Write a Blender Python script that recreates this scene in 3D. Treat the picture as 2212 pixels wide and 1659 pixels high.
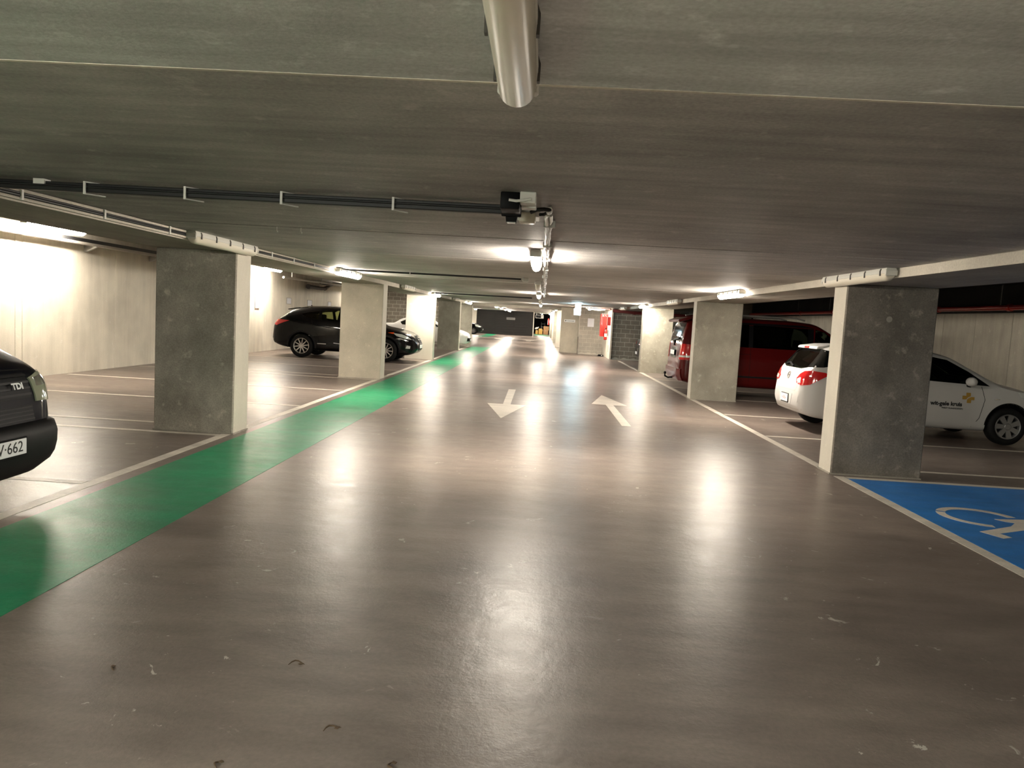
import bpy, bmesh, math, random
import numpy as np
from mathutils import Vector, Matrix
from mathutils.bvhtree import BVHTree

SC = bpy.context.scene
for o in list(bpy.data.objects):
    bpy.data.objects.remove(o)
COL = SC.collection
random.seed(7)

# ------------------------------------------------------------------ camera
YAW, PITCH, ROLL, FPX, EYE = -0.03292, -0.08617, 0.05662, 1642.46, 1.6
fw = Vector((math.sin(YAW)*math.cos(PITCH), math.cos(YAW)*math.cos(PITCH), math.sin(PITCH)))
rt = Vector((math.cos(YAW), -math.sin(YAW), 0))
up = rt.cross(fw)
rt2 = rt*math.cos(ROLL) + up*math.sin(ROLL)
up2 = up*math.cos(ROLL) - rt*math.sin(ROLL)
cam_d = bpy.data.cameras.new('camera'); cam = bpy.data.objects.new('camera', cam_d); COL.objects.link(cam)
cam.matrix_world = Matrix(((rt2.x, up2.x, -fw.x, 0), (rt2.y, up2.y, -fw.y, 0), (rt2.z, up2.z, -fw.z, EYE), (0, 0, 0, 1)))
cam_d.sensor_fit = 'HORIZONTAL'; cam_d.sensor_width = 36; cam_d.lens = FPX/2212*36
cam_d.clip_start = .05; cam_d.clip_end = 300
SC.camera = cam

# ------------------------------------------------------------------ world, exposure
w = bpy.data.worlds.new('world'); SC.world = w; w.use_nodes = True
w.node_tree.nodes['Background'].inputs[0].default_value = (0, 0, 0, 1)
w.node_tree.nodes['Background'].inputs[1].default_value = 0
SC.view_settings.view_transform = 'Standard'; SC.view_settings.look = 'None'
SC.view_settings.gamma = 1; SC.view_settings.use_curve_mapping = False
SC.view_settings.exposure = 2.97
SC.cycles.max_bounces = 4; SC.cycles.diffuse_bounces = 3; SC.cycles.glossy_bounces = 2
SC.cycles.transmission_bounces = 3; SC.cycles.transparent_max_bounces = 8
SC.cycles.caustics_reflective = False; SC.cycles.caustics_refractive = False
LAMP = 34.0            # radiance of a burning tube cover
LAMPCOL = (1.0, .905, .77)

# ------------------------------------------------------------------ helpers
def tag(o, label=None, cat=None, group=None, kind=None):
    if label: o['label'] = label
    if cat: o['category'] = cat
    if group: o['group'] = group
    if kind: o['kind'] = kind
    return o
def empty(name, loc=(0, 0, 0), rz=0):
    o = bpy.data.objects.new(name, None); COL.objects.link(o)
    o.location = loc; o.rotation_euler = (0, 0, rz); o.empty_display_size = .1
    return o
def mesh_obj(name, me, mat=None, parent=None, loc=(0, 0, 0)):
    o = bpy.data.objects.new(name, me); COL.objects.link(o)
    if mat is not None:
        if not me.materials: me.materials.append(mat)
        elif me.materials[0] is None: me.materials[0] = mat
    o.location = loc
    if parent: o.parent = parent
    return o
def bm_obj(name, bm, mat, parent=None, loc=(0, 0, 0), smooth=None):
    me = bpy.data.meshes.new(name); bm.normal_update(); bm.to_mesh(me); bm.free()
    if smooth is not None:
        me.shade_smooth(); me.set_sharp_from_angle(angle=math.radians(smooth))
    return mesh_obj(name, me, mat, parent, loc)
def bx(bm, x0, x1, y0, y1, z0, z1, bev=0, seg=1):
    r = bmesh.ops.create_cube(bm, size=1)
    for v in r['verts']:
        v.co = Vector((x0 if v.co.x < 0 else x1, y0 if v.co.y < 0 else y1, z0 if v.co.z < 0 else z1))
    if bev:
        es = list({e for v in r['verts'] for e in v.link_edges})
        bmesh.ops.bevel(bm, geom=es, offset=bev, segments=seg, affect='EDGES', profile=.5)
def box(name, x0, x1, y0, y1, z0, z1, mat, parent=None, bev=0, seg=1):
    """box whose origin sits at the middle of its base"""
    c = ((x0+x1)/2, (y0+y1)/2, z0)
    bm = bmesh.new(); bx(bm, x0-c[0], x1-c[0], y0-c[1], y1-c[1], 0, z1-z0, bev, seg)
    return bm_obj(name, bm, mat, parent, c)
def tube(bm, pts, r, n=10, cap=True):
    pts = [Vector(p) for p in pts]; rings = []
    up0 = Vector((0, 0, 1))
    for i, p in enumerate(pts):
        d = (pts[min(i+1, len(pts)-1)] - pts[max(i-1, 0)]).normalized()
        a = d.cross(up0)
        if a.length < 1e-3: a = d.cross(Vector((0, 1, 0)))
        a.normalize(); b = a.cross(d)
        rr = r[i] if isinstance(r, (list, tuple)) else r
        rings.append([bm.verts.new(p + (a*math.cos(t) + b*math.sin(t))*rr) for t in [2*math.pi*k/n for k in range(n)]])
    for q, s in zip(rings, rings[1:]):
        for k in range(n): bm.faces.new((q[k], q[(k+1) % n], s[(k+1) % n], s[k]))
    if cap:
        bm.faces.new(rings[0]); bm.faces.new(rings[-1][::-1])
    bmesh.ops.recalc_face_normals(bm, faces=bm.faces)
def lathe(bm, prof, n=32, axis='y'):
    rings = []
    for r, h in prof:
        ring = []
        for k in range(n):
            t = 2*math.pi*k/n
            c, s = math.cos(t)*r, math.sin(t)*r
            ring.append(bm.verts.new((c, h, s) if axis == 'y' else (c, s, h)))
        rings.append(ring)
    for q, s in zip(rings, rings[1:]):
        for k in range(n): bm.faces.new((q[k], q[(k+1) % n], s[(k+1) % n], s[k]))
    return rings
def prism(bm, poly, h0, h1, axis='z'):
    """extrude a 2-D outline; axis = extrusion axis. z:(x,y)  y:(x,z)  x:(y,z)"""
    def P(a, b, h):
        return {'z': (a, b, h), 'y': (a, h, b), 'x': (h, a, b)}[axis]
    A = [bm.verts.new(P(a, b, h0)) for a, b in poly]; B = [bm.verts.new(P(a, b, h1)) for a, b in poly]
    n = len(poly); fs = [bm.faces.new(A), bm.faces.new(B[::-1])]
    for k in range(n): fs.append(bm.faces.new((A[k], B[k], B[(k+1) % n], A[(k+1) % n])))
    bmesh.ops.recalc_face_normals(bm, faces=bm.faces)
    return fs
def text_mesh(s, size, extrude=0, align='CENTER', bold=0, sx=1):
    c = bpy.data.curves.new('t', 'FONT'); c.body = s; c.size = size; c.align_x = align; c.align_y = 'CENTER'
    c.extrude = extrude; c.offset = bold; c.resolution_u = 3
    o = bpy.data.objects.new('t', c); COL.objects.link(o)
    dg = bpy.context.evaluated_depsgraph_get()
    me = bpy.data.meshes.new_from_object(o.evaluated_get(dg))
    bpy.data.objects.remove(o); bpy.data.curves.remove(c)
    if sx != 1:
        for v in me.vertices: v.co.x *= sx
    return me
def pchip(pts, x):
    xs = np.array([p[0] for p in pts], float); ys = np.array([p[1] for p in pts], float)
    x = np.clip(np.asarray(x, float), xs[0], xs[-1])
    h = np.diff(xs); d = np.diff(ys)/h; m = np.zeros(len(xs))
    m[0] = d[0]; m[-1] = d[-1]
    for i in range(1, len(xs)-1):
        if d[i-1]*d[i] > 0:
            w1, w2 = 2*h[i]+h[i-1], h[i]+2*h[i-1]; m[i] = (w1+w2)/(w1/d[i-1]+w2/d[i])
    i = np.clip(np.searchsorted(xs, x, side='right')-1, 0, len(h)-1)
    t = (x-xs[i])/h[i]
    return (2*t**3-3*t**2+1)*ys[i] + (t**3-2*t**2+t)*h[i]*m[i] + (-2*t**3+3*t**2)*ys[i+1] + (t**3-t**2)*h[i]*m[i+1]

# ------------------------------------------------------------------ materials
def new_mat(name):
    m = bpy.data.materials.new(name); m.use_nodes = True
    nt = m.node_tree; b = nt.nodes['Principled BSDF']
    return m, nt, b
def plain(name, col, rough=.5, metal=0, coat=0, spec=.5, emit=0, ecol=None):
    m, nt, b = new_mat(name)
    b.inputs['Base Color'].default_value = (*col, 1); b.inputs['Roughness'].default_value = rough
    b.inputs['Metallic'].default_value = metal; b.inputs['Coat Weight'].default_value = coat
    b.inputs['Coat Roughness'].default_value = .04
    b.inputs['Specular IOR Level'].default_value = spec
    if emit:
        b.inputs['Emission Color'].default_value = (*(ecol or col), 1); b.inputs['Emission Strength'].default_value = emit
    return m
class NT:
    def __init__(s, nt): s.nt = nt
    def n(s, t, **kw):
        nd = s.nt.nodes.new(t)
        for k, v in kw.items():
            if k in nd.inputs.keys(): nd.inputs[k].default_value = v
            else: setattr(nd, k, v)
        return nd
    def l(s, a, b): s.nt.links.new(a, b)
def noise(g, vec, scale, detail=4, rough=.55, dist=0):
    nd = g.n('ShaderNodeTexNoise'); nd.inputs['Scale'].default_value = scale; nd.inputs['Detail'].default_value = detail
    nd.inputs['Roughness'].default_value = rough; nd.inputs['Distortion'].default_value = dist
    g.l(vec, nd.inputs['Vector']); return nd.outputs['Fac']
def mapped(g, scale, world=True):
    if world:
        ge = g.n('ShaderNodeNewGeometry'); src = ge.outputs['Position']
    else:
        src = g.n('ShaderNodeTexCoord').outputs['Object']
    mp = g.n('ShaderNodeMapping'); mp.inputs['Scale'].default_value = scale
    g.l(src, mp.inputs['Vector']); return mp.outputs['Vector']
def ramp(g, fac, stops):
    r = g.n('ShaderNodeValToRGB'); e = r.color_ramp.elements
    while len(e) > 1: e.remove(e[0])
    e[0].position = stops[0][0]; c = stops[0][1]; e[0].color = (*c, 1) if len(c) == 3 else c
    for p, c in stops[1:]:
        q = e.new(p); q.color = (*c, 1) if len(c) == 3 else c
    g.l(fac, r.inputs['Fac']); return r.outputs['Color']
def mixc(g, fac, a, b, mode='MIX'):
    m = g.n('ShaderNodeMix'); m.data_type = 'RGBA'; m.blend_type = mode
    for sock, v in ((0, fac), (6, a), (7, b)):
        if isinstance(v, (int, float)): m.inputs[sock].default_value = v
        elif isinstance(v, tuple): m.inputs[sock].default_value = (*v, 1)
        else: g.l(v, m.inputs[sock])
    return m.outputs[2]
def maprange(g, v, a, b, c, d):
    m = g.n('ShaderNodeMapRange'); m.inputs[1].default_value = a; m.inputs[2].default_value = b
    m.inputs[3].default_value = c; m.inputs[4].default_value = d; g.l(v, m.inputs[0]); return m.outputs[0]
def bump(g, b, h, strength, dist=.01):
    n = g.n('ShaderNodeBump'); n.inputs['Strength'].default_value = strength; n.inputs['Distance'].default_value = dist
    g.l(h, n.inputs['Height']); g.l(n.outputs['Normal'], b.inputs['Normal'])
def grey3(v): return (v, v, v)
def concrete(name, col, streak=(1, 1, 1), rough=.75, var=.22, fine=.12, spots=True, bstr=.25, spotamt=.35):
    """board-marked cast concrete, streak = noise stretching along the grain"""
    m, nt, b = new_mat(name); g = NT(nt)
    v = mapped(g, (1, 1, 1)); vs = mapped(g, streak)
    big = noise(g, v, .9, 3, .6); st = noise(g, vs, 3.0, 4, .65); fi = noise(g, v, 60, 2, .6)
    c = mixc(g, 1, col, ramp(g, big, [(.3, grey3(1-var)), (.7, grey3(1+var*.6))]), 'MULTIPLY')
    c = mixc(g, 1, c, ramp(g, st, [(.3, grey3(1-var*.8)), (.7, grey3(1+var*.5))]), 'MULTIPLY')
    c = mixc(g, 1, c, ramp(g, fi, [(.3, grey3(1-fine)), (.7, grey3(1+fine*.5))]), 'MULTIPLY')
    if spots:
        p = noise(g, v, 7, 4, .7)
        c = mixc(g, ramp(g, p, [(.58 if spotamt > .4 else .62, grey3(0)), (.74, grey3(spotamt))]), c, tuple(min(1, x*1.7) for x in col))
    g.l(c, b.inputs['Base Color']); b.inputs['Roughness'].default_value = rough
    b.inputs['Specular IOR Level'].default_value = .35
    bump(g, b, fi, bstr, .004)
    return m
M = {}
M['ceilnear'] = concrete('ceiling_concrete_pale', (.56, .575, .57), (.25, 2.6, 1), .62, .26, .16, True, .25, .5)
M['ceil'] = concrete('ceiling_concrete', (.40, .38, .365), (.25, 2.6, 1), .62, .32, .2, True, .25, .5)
M['ceilfar'] = concrete('ceiling_concrete_lit', (.52, .49, .455), (.25, 2.6, 1), .62, .26, .18, True, .25, .4)  # paler far slabs: the extra light there is put into the colour
M['ceilbay'] = concrete('bay_ceiling_concrete', (.33, .29, .22), (.25, 2.2, 1), .7, .22)
M['ceildark'] = concrete('shaded_black_insulation', (.020, .019, .018), (1, 1, 1), .85, .3, .2, False)  # dark lining, with the right bay's low light put into its colour
M['beam'] = concrete('beam_concrete', (.36, .33, .28), (2, .3, 1), .72, .2)
M['beamedge'] = concrete('beam_edge_pale', (.62, .57, .49), (1, .5, 1), .75, .14)  # on the beams the pale tone carries light on the lane side
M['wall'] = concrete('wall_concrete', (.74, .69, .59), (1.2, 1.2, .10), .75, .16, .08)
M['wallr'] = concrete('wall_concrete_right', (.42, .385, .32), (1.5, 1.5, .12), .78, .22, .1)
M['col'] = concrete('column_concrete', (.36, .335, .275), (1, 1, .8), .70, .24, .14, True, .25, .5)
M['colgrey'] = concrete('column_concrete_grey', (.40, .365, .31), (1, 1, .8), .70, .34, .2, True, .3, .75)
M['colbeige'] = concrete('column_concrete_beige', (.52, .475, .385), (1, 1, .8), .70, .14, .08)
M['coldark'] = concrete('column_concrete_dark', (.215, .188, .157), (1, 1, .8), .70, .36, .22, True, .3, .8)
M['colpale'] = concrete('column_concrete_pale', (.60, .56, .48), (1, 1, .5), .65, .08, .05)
M['block'] = concrete('concrete_block', (.28, .25, .205), (1, 1, 1), .9, .16, .25, False, .6)
M['blockpale'] = concrete('concrete_block_pale', (.44, .405, .345), (1, 1, 1), .9, .14, .25, False, .6)
M['mortar'] = concrete('mortar', (.56, .52, .44), (1, 1, 1), .9, .12, .2, False)
M['darkwall'] = concrete('charcoal_wall', (.016, .014, .0125), (.3, 1, 3), .7, .25, .2, False)
def floor_mat(name, col, paint=None, wear=.35, rough=(.25, .42)):
    m, nt, b = new_mat(name); g = NT(nt)
    v = mapped(g, (1, 1, 1)); v2 = mapped(g, (.55, 1.6, 1))
    big = noise(g, v2, .55, 3, .6, .4); mid = noise(g, v2, 2.6, 4, .62); fi = noise(g, v, 45, 2, .6)
    c = mixc(g, 1, col, ramp(g, big, [(.3, grey3(.78)), (.7, grey3(1.18))]), 'MULTIPLY')
    c = mixc(g, 1, c, ramp(g, mid, [(.3, grey3(.78)), (.7, grey3(1.18))]), 'MULTIPLY')
    if paint:
        pn = noise(g, v2, 1.7, 7, .66, .5)
        pc = mixc(g, 1, paint, ramp(g, mid, [(.3, grey3(.82)), (.7, grey3(1.18))]), 'MULTIPLY')
        c = mixc(g, ramp(g, pn, [(.5-.18, grey3(1)), (.82-.35*wear, grey3(1-wear))]), c, pc)
    c = mixc(g, 1, c, ramp(g, fi, [(.3, grey3(.90)), (.7, grey3(1.06))]), 'MULTIPLY')
    if not paint:
        # pale chips and dark scuffs
        p1 = noise(g, v, 6.5, 5, .72, .8); reg = noise(g, v, .8, 2, .5)
        f1 = ramp(g, p1, [(.645, grey3(0)), (.67, grey3(.8))])
        f2 = ramp(g, reg, [(.47, grey3(0)), (.60, grey3(1))])
        c = mixc(g, mixc(g, 1, f1, f2, 'MULTIPLY'), c, (.55, .51, .45))
    g.l(c, b.inputs['Base Color'])
    rr = maprange(g, mixc(g, .5, noise(g, v2, 1.3, 3, .5), noise(g, v, 7, 3, .5)), .15, .85, rough[0], rough[1])
    g.l(rr, b.inputs['Roughness'])
    b.inputs['Specular IOR Level'].default_value = .18
    hb = noise(g, v, 8, 6, .74)
    bump(g, b, hb, .42, .008)
    return m
FC = (.190, .154, .133)
M['floor'] = floor_mat('polished_concrete_floor', FC)
M['green'] = floor_mat('green_floor_paint', FC, (.004, .24, .105), .22, (.25, .48))
M['blue'] = floor_mat('blue_floor_paint', FC, (.028, .185, .53), .10, (.30, .5))
M['line'] = floor_mat('white_floor_paint', FC, (.66, .61, .53), .30, (.3, .5))
M['arrow'] = floor_mat('white_arrow_paint', FC, (.66, .61, .54), .10, (.3, .5))
M['lamp_on'] = plain('lit_diffuser', (.9, .9, .9), .4, emit=LAMP, ecol=LAMPCOL)
M['added_lamp_cool'] = plain('added_diffuser_cool', (.9, .9, .9), .4, emit=LAMP*2.4, ecol=(.97, .97, .84))  # stronger cool cover for the lamps added behind the camera
M['lamp_off'] = plain('diffuser_plastic', (.60, .55, .45), .34, spec=.4)
M['housing'] = plain('fixture_housing', (.62, .61, .56), .4)
M['white'] = plain('white_plastic', (.72, .71, .67), .4)
M['black'] = plain('black_plastic', (.004, .004, .005), .5, spec=.12)
M['cable'] = plain('black_cable', (.010, .010, .011), .5)
M['galv'] = plain('galvanised_steel', (.55, .55, .53), .38, .8)
M['rail'] = plain('grey_rail', (.40, .37, .33), .5)
M['redpipe'] = plain('red_pipe', (.42, .018, .015), .3, coat=.3)
M['red'] = plain('red_enamel', (.50, .02, .015), .3, coat=.3)
M['drain'] = plain('drain_pipe', (.035, .026, .020), .5)
M['paper'] = plain('paper', (.80, .80, .84), .6)
M['exit'] = plain('exit_sign_face', (.8, .95, 1), .4, emit=10, ecol=(.62, .90, 1.0))
M['signwhite'] = plain('sign_white', (.78, .80, .80), .4)
M['signgrey'] = plain('sign_grey', (.22, .21, .20), .5)
M['platewhite'] = plain('plate_white', (.93, .93, .95), .4)
M['redpipe2'] = plain('red_brown_pipe', (.13, .012, .010), .5)
M['ink'] = plain('ink', (.02, .02, .022), .5)
M['inkred'] = plain('ink_red', (.30, .03, .03), .5)
M['chrome'] = plain('chrome', (.75, .75, .76), .12, 1)
M['alloy'] = plain('alloy', (.62, .59, .56), .3, .85)
M['hubcap'] = plain('hubcap', (.26, .255, .25), .4, .5)
M['tyre'] = plain('tyre_rubber', (.005, .005, .005), .7, spec=.25)
M['well'] = plain('dark_lining', (.005, .005, .005), .8, spec=.2)
M['bumper'] = plain('black_bumper_plastic', (.008, .0075, .008), .5, spec=.2)
M['taillamp'] = plain('red_lens', (.50, .008, .010), .10, coat=1)
M['lens'] = plain('clear_lens', (.55, .57, .55), .10, coat=1)
M['lensg'] = plain('headlamp_lens', (.26, .28, .20), .10, coat=.7)
M['amber'] = plain('amber_lens', (.85, .12, .02), .15, coat=.6)
M['card'] = plain('cardboard', (.48, .27, .12), .7)
M['cardy'] = plain('yellow_cardboard', (.52, .32, .08), .7)
M['yellow'] = plain('yellow_decal', (.42, .25, .04), .4)
M['led'] = plain('green_led', (.1, .8, .3), .4, emit=6, ecol=(.1, .9, .4))
M['clipdark'] = plain('dark_steel_clip', (.06, .055, .05), .5, .3)
M['twig'] = plain('dry_twig', (.075, .045, .022), .8)
M['steel'] = plain('steel', (.35, .34, .33), .35, .9)
M['glassdark'] = plain('dark_glass', (.006, .007, .007), .05, coat=1)
def tint(name, col):
    m, nt, b = new_mat(name); g = NT(nt)
    tr = g.n('ShaderNodeBsdfTransparent'); tr.inputs[0].default_value = (*col, 1)
    gl = g.n('ShaderNodeBsdfGlossy'); gl.inputs['Roughness'].default_value = .03
    fr = g.n('ShaderNodeFresnel'); fr.inputs[0].default_value = 1.5
    mx = g.n('ShaderNodeMixShader'); g.l(fr.outputs[0], mx.inputs[0]); g.l(tr.outputs[0], mx.inputs[1]); g.l(gl.outputs[0], mx.inputs[2])
    g.l(mx.outputs[0], nt.nodes['Material Output'].inputs[0]); nt.nodes.remove(b)
    return m
M['glass'] = tint('tinted_glass', (.62, .66, .42))
M['glassgreen'] = tint('green_glass', (.45, .56, .45))
M['glassblack'] = tint('privacy_glass', (.06, .065, .06))
def paint(name, col, rough=.28, coat=1, spec=.5):
    m = plain(name, col, rough, coat=coat, spec=spec); return m
M['p_black'] = paint('black_car_paint', (.0025, .0025, .003), .35, .55, .05)
M['p_navy'] = paint('navy_car_paint', (.002, .0025, .007), .35, .45, .05)
M['p_white'] = paint('white_car_paint', (.54, .53, .515), .4, .5)
M['p_red'] = paint('dark_red_car_paint', (.085, .003, .003), .35, .6, .1)

# ------------------------------------------------------------------ layout
YN, YF = -12.0, 92.0
XL, XR = -9.4, 9.4
LX0, LX1 = -4.64, -3.66          # left columns
RX0, RX1 = 3.47, 4.50            # right columns
ZC, ZB, ZBAY = 2.30, 2.21, 2.82
YEND = 41.0

# ------------------------------------------------------------------ structure
def struct(o): o['kind'] = 'structure'; return o
struct(box('floor', XL-.3, XR+.3, YN-.3, YF, -.2, 0, M['floor']))
random.seed(3)
def slabs(parent, seams, x0, x1, z0, z1, mat, gap=.012, alt=None):
    for a, b in zip(seams, seams[1:]):
        m_ = mat if not alt else (alt[1] if b <= alt[0]+.01 else (alt[3] if a >= alt[2]-.01 else mat))
        dz = random.uniform(0, .006)
        box('slab', x0, x1, a+gap/2, b-gap/2, z0+dz, z1, m_, parent, .004)
    # children keep world placement: the parent sits at the origin
SEAM = [YN, -10.2, -7.7, -5.2, -2.7, -.2, 2.35, 4.93, 6.87, 9.40, 12.45, 15.1, 17.5, 20.0, 22.5, 25.0, 27.5, 30.0, 32.5, 35.0, 37.7, 40.5]
def backing(name, x0, x1, y0, y1, z0, z1, mat):
    bm = bmesh.new(); bx(bm, x0, x1, y0, y1, z0, z1); return struct(bm_obj(name, bm, mat))
M['joint'] = plain('joint_mortar_dark', (.10, .092, .08), .9)  # dark backing seen through the open joints
c0 = backing('ceiling', LX1, RX0, YN, YEND, ZC+.055, ZC+.3, M['joint'])
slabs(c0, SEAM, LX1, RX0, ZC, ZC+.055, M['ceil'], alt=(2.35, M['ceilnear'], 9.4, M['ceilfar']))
sl = box('joint_filler', LX1, RX0, 2.342, 2.358, ZC-.001, ZC+.05, M['beamedge'], c0)
cl = backing('ceiling', XL, LX0, YN, YEND, ZBAY+.055, ZBAY+.3, M['joint'])
slabs(cl, SEAM, XL, LX0, ZBAY, ZBAY+.055, M['ceilbay'])
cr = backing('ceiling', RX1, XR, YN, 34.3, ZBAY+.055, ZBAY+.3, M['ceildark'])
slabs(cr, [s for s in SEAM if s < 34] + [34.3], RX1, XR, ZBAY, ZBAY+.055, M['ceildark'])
cf = backing('ceiling', XL, XR, YEND, YF, ZC+.055, ZC+.3, M['joint'])
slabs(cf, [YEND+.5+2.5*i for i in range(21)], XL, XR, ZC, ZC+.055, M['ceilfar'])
# beams over the two column rows: soffit concrete plus a lane edge with its lamp light put into a pale colour
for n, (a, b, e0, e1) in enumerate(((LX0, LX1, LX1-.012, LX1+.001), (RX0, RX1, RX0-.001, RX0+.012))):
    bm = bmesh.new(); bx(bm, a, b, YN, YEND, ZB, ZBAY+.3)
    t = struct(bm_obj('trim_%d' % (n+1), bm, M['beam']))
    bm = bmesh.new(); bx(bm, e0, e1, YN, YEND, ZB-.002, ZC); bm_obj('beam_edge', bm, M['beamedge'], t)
bm = bmesh.new(); bx(bm, LX1, 3.2, YEND-.35, YEND+.5, 2.17, ZC+.3); tb = struct(bm_obj('trim_3', bm, M['beamedge']))

def panelled_wall(name, X, sgn, y0, y1, joints, z1, mat, inset=.03):
    """cast wall in shuttering panels; sgn = direction of the room"""
    a, b = sorted((X-sgn*.3, X-sgn*inset))
    wl = backing(name, a, b, y0, y1, 0, z1, M['joint'])
    js = [y0] + joints + [y1]
    for p, q in zip(js, js[1:]):
        a, b = sorted((X-sgn*inset, X-sgn*random.uniform(0, .004)))
        box('panel', a, b, p+.005, q-.005, 0, z1, mat, wl, .004)
    return wl
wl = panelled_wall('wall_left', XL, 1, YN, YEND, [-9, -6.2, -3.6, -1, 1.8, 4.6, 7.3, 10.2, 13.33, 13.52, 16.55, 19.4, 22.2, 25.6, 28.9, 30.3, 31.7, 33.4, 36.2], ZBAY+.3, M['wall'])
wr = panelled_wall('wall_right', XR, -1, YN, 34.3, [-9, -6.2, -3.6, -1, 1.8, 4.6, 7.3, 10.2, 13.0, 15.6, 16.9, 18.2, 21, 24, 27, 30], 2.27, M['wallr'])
bm = bmesh.new(); bx(bm, XR-.06, XR+.2, YN, 34.3, 2.27, ZBAY); bm_obj('shaded_insulation_board', bm, M['ceildark'], wr)  # dark wall-top strip, bay shade put into its black
backing('wall_near', XL, XR, YN-.3, YN, 0, ZBAY+.3, M['wallr'])
backing('wall_far_left', XL-.3, XL, YEND, YF, 0, ZC+.3, M['wall'])
backing('wall_far_right', 4.2, 4.5, 38.9, YF, 0, ZC+.3, M['wall'])
backing('wall_far', XL, 4.5, YF-.3, YF, 0, ZC+.3, M['darkwall'])
# charcoal end wall, laid in long flat courses
we = backing('wall_end', -6.15, -.72, 73.03, 73.3, 0, ZC, M['joint'])
for k in range(9):
    for j in range(3):
        box('panel', -6.15+j*1.81+.005, -6.15+(j+1)*1.81-.005, 73.0, 73.03, k*.2555+.004, (k+1)*.2555-.004, M['darkwall'], we, .003)
bm = bmesh.new(); bx(bm, -.72, -.64, 72.95, 73.35, 0, ZC); bm_obj('corner_strip', bm, M['wall'], we)
BLK = None; BLKS = {}
def block_wall(name, x0, x1, Y, z1, xoff=0):
    """masonry of grey concrete blocks facing the camera, joints raked back"""
    global BLK
    bmat = M['blockpale'] if xoff else M['block']
    wb = backing(name, x0, x1, Y+.006, Y+.2, 0, z1, M['mortar'])
    if BLK is None:
        bm = bmesh.new(); bx(bm, -.195, .195, 0, .05, 0, .178, .004); BLK = bpy.data.meshes.new('block'); bm.to_mesh(BLK); bm.free()
        BLK.materials.append(M['block']); BLK2 = BLK.copy(); BLK2.materials[0] = M['blockpale']; BLKS[0] = BLK; BLKS[1] = BLK2
    z, r = .012, 0
    while z < z1-.03:
        x = x0 + .011 - (.2 if (r+xoff) % 2 else 0)
        hh = min(1, (z1-z-.004)/.178)
        while x < x1-.02:
            a, b = max(x, x0+.003), min(x+.378, x1-.003)
            if b-a > .03:
                o = mesh_obj('block', BLKS[xoff], None, wb, ((a+b)/2, Y+random.uniform(-.002, .002), z)); o.scale = ((b-a)/.39, 1, hh)
            x += .40
        z += .20; r += 1
    return wb
block_wall('wall_back_left', XL, LX0+.02, YEND-.1, ZBAY)
w2 = block_wall('wall_back_right', 3.24, 7.2, 34.5, ZC)
backing('wall_back_right_rest', 7.2, XR, 34.5, 34.7, 0, ZBAY+.3, M['block'])
backing('wall_core_top', 3.2, 7.2, 34.3, 34.75, ZC, ZBAY+.3, M['beam'])
w1 = block_wall('wall_core', 1.96, 3.14, 38.35, ZC, 1)
bm = bmesh.new(); bx(bm, 3.17, 3.24, 34.35, 38.5, 0, ZC); struct(bm_obj('wall_core_side', bm, M['colpale']))
def rubble(name, x0, x1, Y, parent):
    bm = bmesh.new()
    prev = None; n = 26
    top = []; 
    for i in range(n+1):
        t = i/n; h = .05+.05*abs(math.sin(t*3.3*math.pi))**3+random.uniform(0, .012)
        top.append((x0+(x1-x0)*t, h))
    prism(bm, [(x0, .0)]+top+[(x1, .0)], Y-.02, Y+.01, 'y')
    bm_obj(name, bm, M['mortar'], parent)
rubble('mortar_skirt', 1.98, 3.05, 38.34, w1); rubble('mortar_skirt', 3.26, 4.6, 34.49, w2)

# columns -------------------------------------------------------------
def column(x0, x1, y0, y1, label, z1=ZB, mat='col', group='columns along the lane', edge=None):
    t = empty('concrete_column', ((x0+x1)/2, (y0+y1)/2, 0)); tag(t, label, 'column', group)
    cx, cy = (x0+x1)/2, (y0+y1)/2
    bm = bmesh.new(); bx(bm, x0-cx, x1-cx, y0-cy, y1-cy, 0, z1, .012)
    bm_obj('shaft', bm, M[mat], t)
    if edge:   # smooth lane-side face, light from the lane put into its pale colour
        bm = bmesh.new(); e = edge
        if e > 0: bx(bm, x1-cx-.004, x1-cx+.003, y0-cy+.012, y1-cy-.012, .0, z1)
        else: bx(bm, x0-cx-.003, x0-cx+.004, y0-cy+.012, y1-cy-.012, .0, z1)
        bm_obj('lit_lane_face', bm, M['colpale'], t)
    bm = bmesh.new()          # rough concrete toe where the floor was poured against the shaft
    pts = []
    N = 40
    for i in range(N):
        s = i/N*4; k = int(s); f = s-k
        c = [(x0, y0), (x1, y0), (x1, y1), (x0, y1), (x0, y0)]
        p = Vector(c[k]).lerp(Vector(c[k+1]), f); d = (p-Vector((cx, cy))).normalized()*random.uniform(.008, .02)
        pts.append((p.x-cx+d.x, p.y-cy+d.y))
    prism(bm, pts, .0005, .018, 'z'); bm_obj('toe', bm, M['beam'], t)
    return t
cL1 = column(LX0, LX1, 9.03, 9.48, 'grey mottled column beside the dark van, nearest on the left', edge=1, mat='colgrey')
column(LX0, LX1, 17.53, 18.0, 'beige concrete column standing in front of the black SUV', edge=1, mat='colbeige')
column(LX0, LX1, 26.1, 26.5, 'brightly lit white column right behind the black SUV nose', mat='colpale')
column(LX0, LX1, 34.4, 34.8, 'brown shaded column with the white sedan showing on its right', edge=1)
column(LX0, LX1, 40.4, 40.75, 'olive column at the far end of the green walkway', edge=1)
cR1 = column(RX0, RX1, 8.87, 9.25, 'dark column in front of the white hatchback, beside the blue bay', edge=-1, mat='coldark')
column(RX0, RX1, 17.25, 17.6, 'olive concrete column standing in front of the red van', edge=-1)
column(RX0, RX1, 26.1, 26.5, 'pale lit column left of the red van tail', mat='col')
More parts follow.
